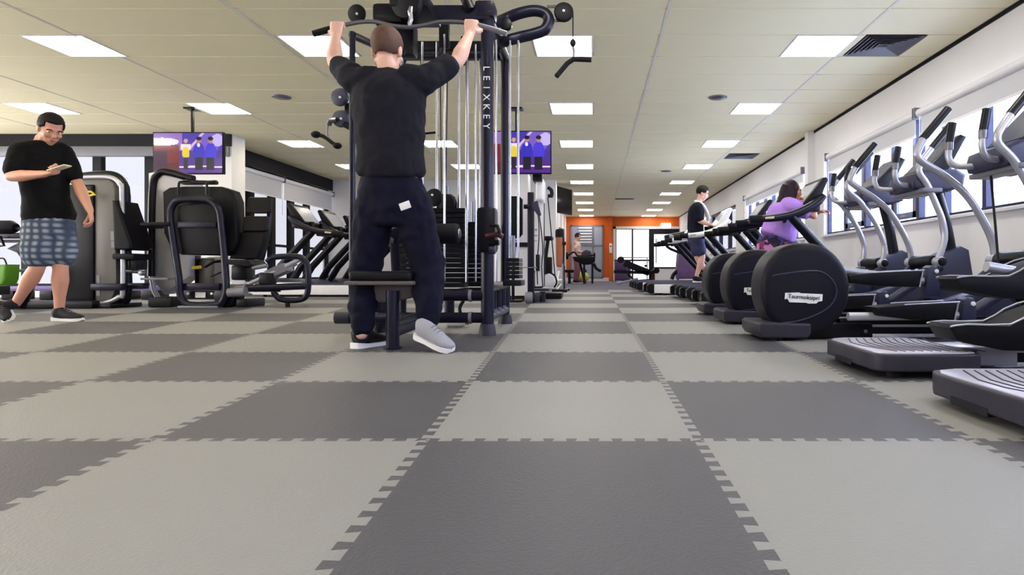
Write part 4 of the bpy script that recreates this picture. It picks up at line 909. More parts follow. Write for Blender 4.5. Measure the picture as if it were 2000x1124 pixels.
# rower / bike behind it
Yq = 9.6
t = thing('exercise_bike', 'small exercise bike with a white flywheel cover behind the cable trainer', 'exercise bike', (W(1068, 0, Yq).x, Yq, 0)); p = pw(t)
p('flywheel', MB().disc(W(1049, 547, Yq), (.3, 1, 0), .12, .07, 28, .02), M_steel)
p('flywheel_rim', MB().tube([W(1049, 547, Yq-.05)+V((math.cos(a)*.13, 0, math.sin(a)*.13)) for a in [2*PI*i/24 for i in range(24)]], .018, 8, closed=True), M_black)
p('cover', MB().prism(out([(1063, 537), (1072, 535), (1082, 541), (1085, 552), (1080, 560), (1064, 561)], Yq), (0, Yq-.1, 0), (1, 0, 0), (0, 0, 1), (0, .2, 0), .02, 2), M_white)
p('cover_rim', MB().tube([W(1062, 535, Yq-.1), W(1073, 533, Yq-.1), W(1084, 540, Yq-.1), W(1087, 553, Yq-.1), W(1082, 562, Yq-.1)], .014, 8, sm=3), M_black)
p('base', MB().box(V((W(1072, 0, Yq).x, Yq, .05)), (.42, .5, .09), .02), M_black)
p('frame', MB().tube([W(1068, 560, Yq), W(1066, 500, Yq), W(1070, 470, Yq)], .03, 10), M_black)
p('seat', MB().box(W(1070, 466, Yq), (.16, .28, .06), .025), M_vinyl)
# unidentified brown shape by the corridor wall, modelled as a punch bag
Yg = 13.6
t = thing('punch_bag', 'brown shape modelled as a punch bag with a black top beside the white wall', 'punch bag', (W(1094, 0, Yg).x, Yg, 0)); p = pw(t)
p('bag_body', MB().tube([W(1094, 522, Yg), W(1094, 518, Yg), W(1094, 500, Yg), W(1093, 465, Yg), W(1093, 460, Yg)], [.06, .085, .09, .085, .07], 18, sm=2), mat('brown_leather', (170, 98, 66), .5, 0, .12, 14), 'brown leather bag')
p('bag_top', MB().tube([W(1093, 464, Yg), W(1093, 452, Yg), W(1093, 448, Yg)], [.095, .095, .07], 18), M_plast)
p('strap', MB().tube([W(1099, 452, Yg-.05), W(1101, 480, Yg-.05), W(1100, 520, Yg-.05)], .02, 8, sm=3), M_black)
p('buckle', MB().box(W(1102, 476, Yg-.05), (.08, .06, .08), .015), M_black)
p('stand_pole', MB().tube([W(1101, 450, Yg+.12), V((W(1101, 0, Yg+.12).x, Yg+.12, .02))], .028, 10), M_steel)
p('stand_arm', MB().tube([W(1101, 449, Yg+.12), W(1093, 446, Yg), W(1093, 450, Yg)], .02, 8), M_steel)
p('stand_foot', MB().box(V((W(1097, 0, Yg).x, Yg+.05, .02)), (.35, .5, .04), .01), M_black)
# dumbbell stand-like upright rack
Yk = 12.4
t = thing('bar_rack', 'small black and white rack of bars at the aisle edge', 'rack', (W(1096, 0, Yk).x, Yk, 0)); p = pw(t)
p('post', MB().tube([W(1099, 515, Yk), V((W(1099, 0, Yk).x, Yk, 0))], .018, 8), M_steel)
p('post', MB().tube([W(1102, 520, Yk+.4), V((W(1102, 0, Yk+.4).x, Yk+.4, 0))], .018, 8), M_black)
p('brace', MB().tube([W(1086, 560, Yk), W(1092, 530, Yk+.1)], .022, 8).tube([W(1088, 548, Yk), W(1098, 547, Yk)], .022, 8).tube([W(1086, 568, Yk), W(1097, 555, Yk)], .02, 8), M_white)
p('base', MB().box(V((W(1093, 0, Yk).x, Yk+.1, .03)), (.3, .4, .06), .01), M_black)
# incline bench before the glazed screen
Yn = 18.9
t = thing('incline_bench', 'black incline weight bench in front of the white glazed screen', 'bench', (W(1245, 0, Yn).x, Yn, 0)); p = pw(t)
def slab(x0, y0, x1, y1, th, wd=.34): 
    a, b = W(x0, y0, Yn), W(x1, y1, Yn); d = (b-a).normalized(); n_ = V((-d.z, 0, d.x))*th
    return MB().add([q+V((0, s*wd/2, 0))+m_ for s in (-1, 1) for q in (a, b) for m_ in (n_*0, n_)], [(0, 1, 3, 2), (4, 6, 7, 5), (0, 2, 6, 4), (1, 5, 7, 3), (0, 4, 5, 1), (2, 3, 7, 6)])
p('back_pad', slab(1217, 520, 1265, 539, .19), M_vinyl, ang=20)
p('head_roll', MB().tube([W(1212, 508, Yn)+V((0, -.2, 0)), W(1212, 508, Yn)+V((0, .2, 0))], .10, 14), M_vinyl)
p('flat_pad', slab(1199, 534, 1264, 536, .09), M_vinyl, ang=20)
p('knee_roll', MB().tube([W(1281, 529, Yn)+V((0, -.22, 0)), W(1281, 529, Yn)+V((0, .22, 0))], .09, 14), M_vinyl)
p('seat_pad', slab(1262, 538, 1284, 532, .09), M_vinyl, ang=20)
p('leg', MB().tube([W(1246, 545, Yn), W(1205, 559, Yn)*V((1, 1, 0))+V((0, 0, .04))], .035, 10), M_silver)
p('leg', MB().tube([W(1226, 536, Yn), W(1240, 549, Yn), W(1268, 547, Yn)], .03, 8), M_black)
p('leg', MB().tube([W(1272, 535, Yn), V((W(1272, 0, Yn).x, Yn, .03))], .035, 8), M_black)
p('strut', MB().tube([W(1222, 515, Yn), W(1226, 530, Yn), W(1232, 540, Yn)], .022, 8), M_silver)
p('rear_foot', MB().box(V((W(1274, 0, Yn).x, Yn, .03)), (.4, .5, .06), .015), M_black)
t = thing('storage_crate', 'dark purple storage crates stacked by the glazed screen behind the bench', 'crate', (W(1216, 0, 24.6).x, 24.6, 0))
for k in range(2):
    MB().box((0, 0, .22+k*.42), (.62, .5, .40), .03).build('crate', mat('plum_plastic', (72, 46, 92), .5), t); MB().box((0, 0, .425+k*.42), (.66, .54, .03), .01).build('lid', M_black, t)
t = thing('floor_light_stand', 'thin steel coat stand by the glazed door behind the bench', 'stand', (W(1264, 0, 24.8).x, 24.8, 0))
MB().tube([(0, 0, 0), (0, 0, .95)], .018, 8).build('pole', M_steel, t); MB().tube([(-1.0, 0, .95), (.05, 0, .95)], .018, 8).build('rail', M_steel, t); MB().ball((-.06, 0, .62), .05).build('knob', M_plast, t); MB().tube([(0, 0, 0), (0, 0, .02)], .14, 14).build('base', M_steel, t); MB().tube([(-1.0, 0, 0), (-1.0, 0, .95)], .018, 8).build('pole', M_steel, t)
# multi station at the far end of the aisle
Yv = 20.6
t = thing('preacher_bench', 'black preacher bench with curl pad at the far end of the aisle', 'bench', (W(1142, 0, Yv).x, Yv, 0)); p = pw(t)
p('arm_pad', MB().prism(out([(1119, 502), (1163, 502), (1162, 512), (1155, 517), (1140, 518), (1122, 510)], Yv), (0, Yv-.2, 0), (1, 0, 0), (0, 0, 1), (0, .4, 0), .03), M_vinyl)
p('bar', MB().tube([W(1108, 502, Yv), W(1114, 496, Yv), W(1122, 493, Yv), W(1128, 500, Yv), W(1140, 500, Yv), W(1163, 498, Yv)], .03, 8, sm=3), M_black)
p('weight_disc', MB().disc(W(1108, 500, Yv), (1, 0, 0), .12, .08, 18), M_black); p('weight_disc', MB().disc(W(1161, 498, Yv), (1, 0, 0), .08, .06, 18), M_black)
p('backrest', MB().prism(out([(1134, 502), (1137, 492), (1145, 488), (1154, 491), (1157, 502)], Yv+.3), (0, Yv+.3, 0), (1, 0, 0), (0, 0, 1), (0, .1, 0), .03), M_mid)
for x in (1141, 1157): p('leg', MB().tube([W(x, 515, Yv), V((W(x, 0, Yv).x, Yv, .0))], .035, 8), M_frame)
p('leg', MB().tube([W(1132, 512, Yv), V((W(1143, 0, Yv+.2).x, Yv+.2, 0))], .04, 8), M_black)
p('arm', MB().tube([W(1160, 515, Yv), W(1165, 525, Yv), W(1174, 530, Yv)], .05, 8, sm=3), M_black)
p('seat', MB().box(W(1112, 530, Yv), (.32, .32, .1), .04), M_vinyl)
p('seat_post', MB().tube([W(1112, 532, Yv), V((W(1112, 0, Yv).x, Yv, 0))], .05, 8), M_black)
p('lever', MB().tube([W(1106, 555, Yv), W(1111, 545, Yv), W(1114, 533, Yv)], .03, 8, sm=3), M_white)
t = thing('kettlebell', 'yellow rounded weight on the floor at the end of the aisle', 'weight', (W(1136, 0, 22.6).x, 22.6, 0))
MB().ball((0, 0, .2), (.28, .25, .2)).build('body', mat('yellow_rubber', (196, 190, 90), .5), t); MB().tube([(-.15, 0, .36), (-.12, 0, .48), (.12, 0, .48), (.15, 0, .36)], .03, 8, sm=3).build('handle', M_black, t)
# upright bars beyond the treadmills
Yz = 16.4
t = thing('stair_climber', 'dark step climber with curved black rails beyond the man with the towel', 'gym machine', (W(1330, 0, Yz).x, Yz, 0)); p = pw(t)
p('console', MB().tube([W(1298, 466, Yz), W(1312, 465, Yz), W(1345, 459, Yz)], [.08, .11, .12], 14), M_black)
p('console_band', MB().tube([W(1307, 466, Yz), W(1315, 465, Yz)], .115, 14), M_lgrey)
for dy in (-.3, .05, .35):
    p('rail', MB().tube([W(1301, 470, Yz+dy), W(1303, 482, Yz+dy), W(1320, 491, Yz+dy), W(1348, 500, Yz+dy)], .035, 8, sm=3), M_black)
p('body', MB().prism(out([(1326, 470), (1350, 470), (1360, 545), (1322, 545), (1322, 520)], Yz), (0, Yz-.3, 0), (1, 0, 0), (0, 0, 1), (0, .6, 0), .05), mat('plum_panel', (104, 74, 120), .45, 0, .4, 9))
p('base', MB().box(V((W(1338, 0, Yz).x, Yz, .08)), (.8, .9, .16), .04), M_black)
p('front_leg', MB().tube([W(1312, 546, Yz), W(1316, 536, Yz), W(1326, 528, Yz)], .05, 8, sm=3), M_black)
# ================================================================ PEOPLE
M_skin = mat('skin_light', (226, 178, 158), .5, 0, .06, 12); M_skin2 = mat('skin_tan', (206, 150, 128), .5, 0, .06, 12)
M_eye = mat('eye_white', (235, 232, 228), .2); M_iris = mat('iris_dark', (40, 28, 22), .2); M_lip = mat('lips', (176, 104, 98), .45)
def cloth(name, rgb, var=.12, scale=40, rough=.85): return mat(name, rgb, rough, 0, var, scale, bump=.25)
def basis(f, u):
    f = V(f).normalized(); u = V(u); u = (u-f*u.dot(f)).normalized(); return f, f.cross(u), u    # forward, right, up
def erot(F_, R_, U_): return Matrix((R_, F_, U_)).transposed()
def head(mb, c, f, u, s=1.0):
    F_, R_, U_ = basis(f, u); Q = erot(F_, R_, U_)
    P = lambda r, a, z: c+(R_*r+F_*a+U_*z)*s
    def e(r, a, z, rad): mb.ball(P(r, a, z), V(rad)*s, 18, 12, Q)
    e(0, -.012, .035, (.077, .098, .088)); e(0, .015, -.02, (.066, .078, .088)); e(0, .03, -.07, (.050, .055, .05)); e(0, .058, -.098, (.026, .026, .022))
    e(0, .078, .022, (.052, .022, .016)); e(0, .098, -.028, (.015, .020, .018)); e(0, .092, -.005, (.010, .014, .028)); e(0, .082, -.064, (.024, .014, .012))
    for q in (-1, 1):
        e(q*.04, .062, -.03, (.024, .024, .022)); e(q*.078, -.008, -.012, (.010, .022, .034)); e(q*.045, .0, -.07, (.022, .045, .03))
    return P, Q
def eyes(parent, c, f, u, s=1.0):
    F_, R_, U_ = basis(f, u); P = lambda r, a, z: c+(R_*r+F_*a+U_*z)*s
    for q in (-1, 1):
        o = MB().ball(P(q*.032, .071, .0), V((.015, .012, .009))*s, 12, 8, erot(F_, R_, U_)).build('eye', M_eye, parent, world=True)
        MB().ball(P(q*.032, .0875, .0), .0055*s, 10, 7).build('iris', M_iris, o) if 0 else None
        MB().ball(P(q*.032, .0795, -.001), .0052*s, 10, 7).build('iris', M_iris, parent, world=True)
        MB().tube([P(q*.014, .094, .020), P(q*.032, .093, .026), P(q*.052, .082, .019)], .005*s, 6).build('eyebrow', mat('brow_hair', (36, 26, 24), .8), parent, world=True)
    MB().ball(P(0, .093, -.064), V((.022, .006, .008))*s, 12, 8, erot(F_, R_, U_)).build('mouth', M_lip, parent, world=True)
def hair_cap(name, parent, c, f, u, m, s=1.0, thick=.012, low=-.03, front=.055, extra=None):
    F_, R_, U_ = basis(f, u); mb = MB(); mb.ball(V((0, 0, 0)), 1, 40, 26); vs = []
    for v in mb.v:
        r, a, z = v.x, v.y, v.z
        rad = V((.077+thick, .098+thick, .088+thick*1.3)); p_ = V((r*rad.x, -.012+a*rad.y, .035+z*rad.z))
        lim = low+(.10 if p_.y > front else max(0, (p_.y+.03)*.75))
        if p_.z < lim or (p_.y > front and p_.z < .075): p_ = V((p_.x*.72, p_.y*.72, .03+(p_.z-.03)*.6))
        else: p_ += V((random.uniform(-1, 1), random.uniform(-1, 1), random.uniform(-1, 1)))*.0015
        vs.append(c+(R_*p_.x+F_*p_.y+U_*p_.z)*s)
    mb.v = vs
    return mb.build(name, m, parent, world=True, ang=80)
def hand(mb, w_, d, n, curl=.5, s=1.0, thumb=1, spread=.0):
    d = V(d).normalized(); n = V(n); n = (n-d*n.dot(d)).normalized(); sd = d.cross(n)*thumb
    P = lambda a, b, c: w_+(d*a+sd*b+n*c)*s
    mb.loft([P(-.02, 0, 0), P(.02, 0, 0), P(.06, 0, .0), P(.095, 0, .0)], [(.026*s, .020*s), (.034*s, .019*s), (.041*s, .018*s), (.040*s, .015*s)], sd, 12)
    for k, (b, L) in enumerate(((.031, .072), (.0105, .081), (-.0105, .076), (-.031, .060))):
        p = P(.090, b, .0); ang = 0; pts = [P(.07, b, 0), p]; rr = [.0105*s, .0105*s]
        for j, fr in enumerate((.45, .30, .25)):
            ang += curl*(1.25, 1.45, 1.0)[j]; p = p+(d*math.cos(ang)+n*math.sin(ang)+sd*b*spread)*L*fr*s; pts.append(p); rr.append((.0102-.0008*j)*s)
        mb.tube(pts, rr, 8); mb.ball(pts[-1], rr[-1], 8, 6)
    t0 = P(.025, .030, .006); t1 = P(.055, .058, .020+.02*curl); t2 = P(.080, .058-.02*curl, .034+.03*curl); t3 = P(.100, .050-.045*curl, .040+.035*curl)
    mb.tube([t0, t1, t2, t3], [.016*s, .0135*s, .0115*s, .010*s], 8); mb.ball(t3, .010*s, 8, 6)
def limb(mb, pts, rr, seg=14):
    pts = [V(p) for p in pts]; P_, R_ = smooth(pts, rr, 4); mb.tube(P_, R_, seg)
    mb.ball(P_[0], R_[0], 12, 8); mb.ball(P_[-1], R_[-1], 12, 8)
def arm(mb, sh, el, wr, s=1.0, f=1.0):
    limb(mb, [sh, sh.lerp(el, .35), sh.lerp(el, .8), el], [.058*s*f, .052*s*f, .043*s, .040*s]); limb(mb, [el, el.lerp(wr, .3), wr.lerp(el, .25), wr], [.040*s, .044*s*f, .032*s, .027*s])
def leg(mb, hp, kn, an, s=1.0, f=1.0):
    limb(mb, [hp, hp.lerp(kn, .4), hp.lerp(kn, .85), kn], [.088*s*f, .080*s*f, .060*s, .056*s])
    cal = (kn-an).normalized(); limb(mb, [kn, kn.lerp(an, .3), kn.lerp(an, .7), an], [.055*s, .060*s*f, .042*s, .036*s])
def torso(mb, pel, waist, chest, neck, right, s=1.0, wid=(1, 1, 1), pad=0.0, ap=1.0):
    pts = [pel-(waist-pel)*.45, pel, waist, chest, chest.lerp(neck, .5), neck-(neck-chest)*.12]
    rad = [(.15*wid[0], .11*wid[0]), (.172*wid[0], .118*wid[0]), (.150*wid[1], .110*wid[1]), (.175*wid[2], .122*wid[2]), (.165*wid[2], .10*wid[2]), (.085, .065)]
    rad = [(a, b*(ap if i < 5 else 1)) for i, (a, b) in enumerate(rad)]
    P_, _ = smooth([V(p) for p in pts], 1, 4); rr = []
    for i in range(len(pts)-1):
        for j in range(4):
            t_ = j/4; rr.append(tuple((rad[i][k]*(1-t_)+rad[i+1][k]*t_)*s+pad for k in (0, 1)))
    rr.append(tuple(v*s+pad for v in rad[-1])); mb.loft(P_, rr, right, 22)
def shoe(parent, heel, toe, up=(0, 0, 1), wd=.047, upper=M_plast, sole=M_white, collar=True, ank=None, sh=.022):
    heel, toe = V(heel), V(toe); d = (toe-heel); L = d.length; F_, R_, U_ = basis(d, up)
    P = lambda a, r, z: heel+F_*a*L+R_*r+U_*z
    o = [(0, 0), (.02, .6), (.10, .82), (.35, .78), (.62, 1.0), (.80, .98), (.93, .70), (1.0, 0)]
    outl = [(a, w_*wd) for a, w_ in o]+[(a, -w_*wd) for a, w_ in reversed(o[1:-1])]
    sm_ = MB(); b = [P(a, r, 0+(.012 if a > .93 else 0)) for a, r in outl]; t_ = [P(a, r*1.02, sh+(.010 if a > .93 else 0)+(.012*(1-a/.3) if a < .3 else 0)) for a, r in outl]; n = len(b)
    sm_.add(b+t_, [tuple(range(n-1, -1, -1)), tuple(range(n, 2*n))]+[(i, (i+1) % n, n+(i+1) % n, n+i) for i in range(n)])
    root = MB(); up_ = []
    secs = [(.03, .55, .085), (.12, .78, .10), (.28, .78, .10), (.42, .80, .085), (.58, .92, .065), (.76, .95, .048), (.92, .66, .036), (.985, .3, .028)]
    root.loft([P(a, 0, sh*.6+h/2) for a, w_, h in secs], [(w_*wd*.97, h/2+.006) for a, w_, h in secs], R_, 16)
    if ank is not None: root.tube([P(.20, 0, .06), V(ank)], [.042, .044], 14)
    me = remesh(root, .008, 4)
    for v in me.vertices: v.co = v.co-V(parent.location)
    s = link('shoe', me, upper, parent); q = sm_.build('sole', sole, s, ang=50)
    for v in q.data.vertices: v.co = v.co-V(parent.location)
    lc = MB()
    for k in range(4):
        a = .44+k*.07; z = sh*.6+.098-k*.011-.004
        lc.tube([P(a, -.022, z-.008), P(a+.01, 0, z+.004), P(a, .022, z-.008)], .0028, 6)
    q = lc.build('laces', M_lgrey, s)
    for v in q.data.vertices: v.co = v.co-V(parent.location)
    return s
def put(name, mb, vox, m, parent, it=6, disp=0, ds=.12, label=None):
    me = remesh(mb, vox, it, .5, disp, ds)
    for v in me.vertices: v.co = v.co-V(parent.location)
    return link(name, me, m, parent, label)
Z = V((0, 0, 1))
# ---------------------------------------------------------------- man pulling the bar (seen from behind)
YM_ = 3.45
pm = thing('person', 'man seen from behind in dark tee and navy trousers, pulling the bar down overhead', 'person', (-1.13, YM_, 0))
hc = W(757, 98, 3.50); R_ = V((1, 0, 0))
shl, shr = W(698, 158, 3.46), W(826, 158, 3.46); ell_, elr = W(653, 122, 3.63), W(893, 120, 3.58); wrl, wrr = W(656, 72, 3.70), W(917, 68, 3.69)
pel, wai, che, nek = W(766, 385, 3.46), W(763, 305, 3.45), W(760, 205, 3.46), W(759, 138, 3.48)
hpl, hpr = W(732, 405, 3.46), W(806, 405, 3.46); knl, knr = W(714, 530, 3.48), W(836, 525, 3.48); anl, anr = W(706, 652, 3.42), W(838, 640, 3.40)
mb = MB(); hf, hu = (.12, 1, -.05), (.04, .05, 1)
head(mb, hc, hf, hu, 1.0)
mb.tube([hc+V((0, -.02, -.06)), nek+V((0, -.01, .0)), nek+V((0, 0, -.06))], [.054, .058, .07], 16)
torso(mb, pel, wai, che, nek, R_, 1, (.9, .95, .95))
for a in ((shl, ell_, wrl), (shr, elr, wrr)): arm(mb, *a, 1.0, 1.05)
hand(mb, wrl, V((.0, .15, 1)), V((0, 1, -.1)), .95, 1.0, 1); hand(mb, wrr, V((.08, .15, 1)), V((0, 1, -.1)), .95, 1.0, -1)
for a in ((hpl, knl, anl), (hpr, knr, anr)): leg(mb, *a, .95)
put('body', mb, .006, M_skin, pm, 3)
eyes(pm, hc, hf, hu)
hair_cap('hair', pm, hc, hf, hu, mat('hair_brown', (92, 62, 46), .7, 0, .25, 60, bump=.4), 1.0, .007, -.04)
MB().tube([hc+V((.085, .02, .012)), hc+V((.084, .06, .014)), hc+V((.06, .11, .01))], .003, 6).tube([hc+V((-.08, .02, .012)), hc+V((-.08, .07, .014))], .003, 6).build('glasses', M_cable, pm, world=True)
mb = MB(); torso(mb, W(764, 334, 3.46), wai, che, nek, R_, 1, (1.06, 1.12, 1.10), .014)
for s_, e_ in ((shl, ell_), (shr, elr)):
    mid = s_.lerp(e_, .68); limb(mb, [che.lerp(s_, .65)+V((0, 0, .05)), s_, s_.lerp(e_, .4), mid], [.085, .082, .074, .070])
mb.tube([nek+V((0, 0, -.06)), nek+V((0, .0, .0))], [.10, .075], 16)
put('t_shirt', mb, .010, cloth('tee_charcoal', (26, 25, 33)), pm, 4, .024, .09, 'dark charcoal tee')
mb = MB(); mb.loft([W(764, 345, 3.46), W(764, 375, 3.46), W(768, 415, 3.46), W(768, 440, 3.46)], [(.165, .112), (.188, .13), (.195, .135), (.16, .12)], R_, 20)
limb(mb, [hpl, hpl.lerp(knl, .5), knl, knl.lerp(anl, .5), anl+V((0, 0, .035))], [.112, .10, .085, .075, .056]); limb(mb, [hpr, hpr.lerp(knr, .5), knr, knr.lerp(anr, .5), anr+V((0, 0, .055))], [.116, .106, .092, .085, .060])
put('trousers', mb, .011, cloth('trousers_navy', (11, 11, 32)), pm, 4, .030, .08, 'dark navy sweat trousers')
MB().box(W(791, 402, 3.30), (.058, .006, .04), .003, Matrix.Rotation(math.radians(-20), 3, 'Y')).build('pocket_card', M_white, pm, world=True, label='white card sticking out of the pocket')
shoe(pm, W(690, 684, 3.42)*V((1, 1, 0)), W(690, 684, 3.42)*V((1, 1, 0))+V((.10, .23, 0)), ank=anl, upper=mat('shoe_black', (30, 30, 38), .6))
ht = W(812, 672, 3.34); shoe(pm, V((ht.x, 3.34, .075)), V((ht.x+.225, 3.24, .0)), (.2, -.3, 1), ank=anr, upper=mat('shoe_grey', (150, 150, 162), .6))
# ---------------------------------------------------------------- man walking with a phone
Yw = 5.29
pl_ = thing('person', 'man in black tee and grey checked shorts walking, looking down at his phone', 'person', (W(95, 0, Yw).x, Yw, 0))
fw = V((.78, -.62, 0)).normalized(); rt = V((fw.y, -fw.x, 0))          # his right hand side
hc = W(99, 252, Yw-.03); hf = V((.80, -.50, -.55)); hu = V((.45, -.25, 1))
pel, wai, che, nek = W(97, 440, Yw), W(90, 385, Yw), W(82, 318, Yw), W(86, 272, Yw)
sR, sL = W(40, 297, Yw-.12), W(122, 297, Yw+.10); eR, wR = W(22, 345, Yw-.22), W(88, 340, Yw-.30); eL, wL = W(152, 360, Yw+.10), W(176, 412, Yw+.02)
hR, hL = W(80, 452, Yw-.04), W(115, 452, Yw+.06); kR, kL = W(72, 525, Yw-.08), W(118, 525, Yw+.02); aR, aL = W(32, 592, Yw-.0), W(116, 604, Yw+.05)
mb = MB(); head(mb, hc, hf, hu, 1.02); mb.tube([hc+V((-.02, .01, -.06)), nek, nek+V((0, 0, -.06))], [.056, .062, .075], 16)
torso(mb, pel, wai, che, nek, rt, 1, (.95, 1, 1))
arm(mb, sR, eR, wR, 1.02, 1.05); arm(mb, sL, eL, wL, 1.02, 1.05)
hand(mb, wR, V((1, -.15, .08)), V((.1, -.2, 1)), .75, 1.0, -1); hand(mb, wL, V((.25, -.1, -1)), V((-.6, -.5, -.2)), .4, 1.0, 1)
leg(mb, hR, kR, aR, 1.0, 1.05); leg(mb, hL, kL, aL, 1.0, 1.05)
put('body', mb, .007, M_skin2, pl_, 3); eyes(pl_, hc, hf, hu, 1.02)
hair_cap('hair', pl_, hc, hf, hu, mat('hair_black', (26, 22, 22), .65, 0, .2, 60, bump=.4), 1.02, .011, -.035)
mb = MB(); torso(mb, W(96, 420, Yw), wai, che, nek, rt, 1, (1.02, .98, .94), .012)
for s_, e_ in ((sR, eR), (sL, eL)): limb(mb, [che.lerp(s_, .6)+V((0, 0, .05)), s_, s_.lerp(e_, .5), s_.lerp(e_, .72)], [.08, .078, .074, .072])
put('t_shirt', mb, .010, cloth('tee_black', (7, 7, 9)), pl_, 4, .018, .10, 'plain black tee')
M_pl = cloth('shorts_check', (98, 110, 130)); nt = M_pl.node_tree; b_ = nt.nodes['Principled BSDF']
tc = nt.nodes.new('ShaderNodeTexCoord'); fac = []
for ax in (0, 2):
    wv = nt.nodes.new('ShaderNodeTexWave'); wv.bands_direction = 'XYZ'[ax]; wv.inputs['Scale'].default_value = 6; wv.inputs['Distortion'].default_value = 1.2; wv.inputs['Detail'].default_value = 2; wv.inputs['Detail Scale'].default_value = 1; nt.links.new(tc.outputs['Object'], wv.inputs['Vector']); fac.append(wv)
mm = nt.nodes.new('ShaderNodeMath'); mm.operation = 'MULTIPLY'; nt.links.new(fac[0].outputs['Fac'], mm.inputs[0]); nt.links.new(fac[1].outputs['Fac'], mm.inputs[1])
cr = nt.nodes.new('ShaderNodeValToRGB'); cr.color_ramp.elements[0].color = lin(58, 70, 92); cr.color_ramp.elements[1].color = lin(142, 152, 166); cr.color_ramp.elements[1].position = .75
nt.links.new(mm.outputs[0], cr.inputs[0]); nt.links.new(cr.outputs[0], b_.inputs['Base Color'])
mb = MB(); mb.loft([W(97, 418, Yw), W(97, 440, Yw), W(97, 462, Yw)], [(.16, .12), (.182, .14), (.19, .145)], rt, 20)
limb(mb, [hR, hR.lerp(kR, .5), hR.lerp(kR, .62)], [.125, .125, .122]); limb(mb, [hL, hL.lerp(kL, .5), hL.lerp(kL, .62)], [.125, .125, .122])
put('shorts', mb, .011, M_pl, pl_, 4, .018, .10, 'grey blue checked shorts')
bk = mat('shoe_black', (30, 30, 38), .6)
shoe(pl_, V((W(104, 0, Yw+.05).x, Yw+.05, 0)), V((W(104, 0, Yw+.05).x+.30, Yw-.0, 0)), ank=aL, upper=bk)
hx = W(22, 606, Yw); shoe(pl_, V((hx.x-.03, Yw, .10)), V((hx.x+.12, Yw-.14, .0)), (-.75, .3, .8), ank=aR, upper=bk)
ph = thing('phone', 'pale smartphone held in the hand of the walking man', 'phone', wR+V((.13, -.02, .03)))
MB().box((0, 0, .012), (.15, .075, .010), .004, Matrix.Rotation(math.radians(-18), 3, 'Y')).build('phone_body', mat('phone_back', (226, 216, 180), .3), ph); MB().box((-.003, 0, .0185), (.138, .068, .002), 0, Matrix.Rotation(math.radians(-18), 3, 'Y')).build('screen', mat('phone_glass', (60, 62, 70), .1), ph)
# ---------------------------------------------------------------- man on the white treadmill (side view, facing right)
Yt_ = 11.35
pt = thing('person', 'man in dark tee with a white towel round his neck walking on a treadmill', 'person', (W(1365, 0, Yt_).x, Yt_, .2))
fw = V((1, 0, 0)); rt = V((0, -1, 0)); hc = W(1372, 378, Yt_); hf, hu = V((1, -.12, -.42)), V((.4, 0, 1))
pel, wai, che, nek = W(1359, 462, Yt_), W(1358, 440, Yt_), W(1360, 415, Yt_), W(1364, 396, Yt_)
sR, sL = W(1364, 406, Yt_-.19), W(1364, 406, Yt_+.19); eR, eL = W(1366, 432, Yt_-.25), W(1368, 432, Yt_+.24); wR, wL = W(1388, 440, Yt_-.22), W(1390, 440, Yt_+.2)
hR, hL = W(1360, 468, Yt_-.08), W(1360, 468, Yt_+.08); kR, kL = W(1372, 503, Yt_-.09), W(1362, 504, Yt_+.09); aR, aL = W(1360, 540, Yt_-.09), W(1384, 538, Yt_+.09)
mb = MB(); head(mb, hc, hf, hu, 1.08); mb.tube([hc+V((-.03, 0, -.06)), nek, nek+V((0, 0, -.05))], [.056, .06, .07], 14)
torso(mb, pel, wai, che, nek, rt, 1.0, (1, 1, 1)); arm(mb, sR, eR, wR); arm(mb, sL, eL, wL)
hand(mb, wR, V((1, .1, -.2)), V((0, .3, -1)), .6, 1, 1); hand(mb, wL, V((1, -.1, -.2)), V((0, -.3, -1)), .6, 1, -1)
leg(mb, hR, kR, aR, 1, 1.1); leg(mb, hL, kL, aL, 1, 1.1)
put('body', mb, .011, M_skin, pt, 3); eyes(pt, hc, hf, hu, 1.08); hair_cap('hair', pt, hc, hf, hu, mat('hair_black', (26, 22, 22), .65), 1.08, .012, -.04)
mb = MB(); torso(mb, W(1359, 456, Yt_), wai, che, nek, rt, 1.0, (1.1, 1.2, 1.1), .014)
for s_, e_ in ((sR, eR), (sL, eL)): limb(mb, [che.lerp(s_, .6)+V((0, 0, .05)), s_, s_.lerp(e_, .5), s_.lerp(e_, .8)], [.09, .086, .08, .076])
put('t_shirt', mb, .012, cloth('tee_slate', (22, 23, 40)), pt, 4, .012, .12)
mb = MB(); mb.loft([W(1359, 452, Yt_), W(1359, 465, Yt_), W(1360, 475, Yt_)], [(.19, .15), (.20, .16), (.18, .15)], rt, 18)
for a, b in ((hR, kR), (hL, kL)): limb(mb, [a, a.lerp(b, .5), a.lerp(b, .62)], [.12, .12, .115])
put('shorts', mb, .012, cloth('shorts_navy', (52, 54, 92)), pt, 4, .014, .1)
mb = MB(); mb.tube([W(1384, 432, Yt_-.10), W(1380, 415, Yt_-.12), W(1371, 399, Yt_-.12), W(1358, 394, Yt_), W(1371, 399, Yt_+.12), W(1381, 415, Yt_+.12), W(1385, 430, Yt_+.1)], .034, 8, sm=4); put('towel', mb, .012, cloth('towel_white', (222, 226, 236)), pt, 3, .006, .05, 'white towel round the neck')
for a, dx in ((aR, 0), (aL, .02)): shoe(pt, V((a.x-.07+dx, a.y, .215)), V((a.x+.21+dx, a.y, .215)), ank=a, upper=mat('shoe_dark', (40, 34, 40), .6))
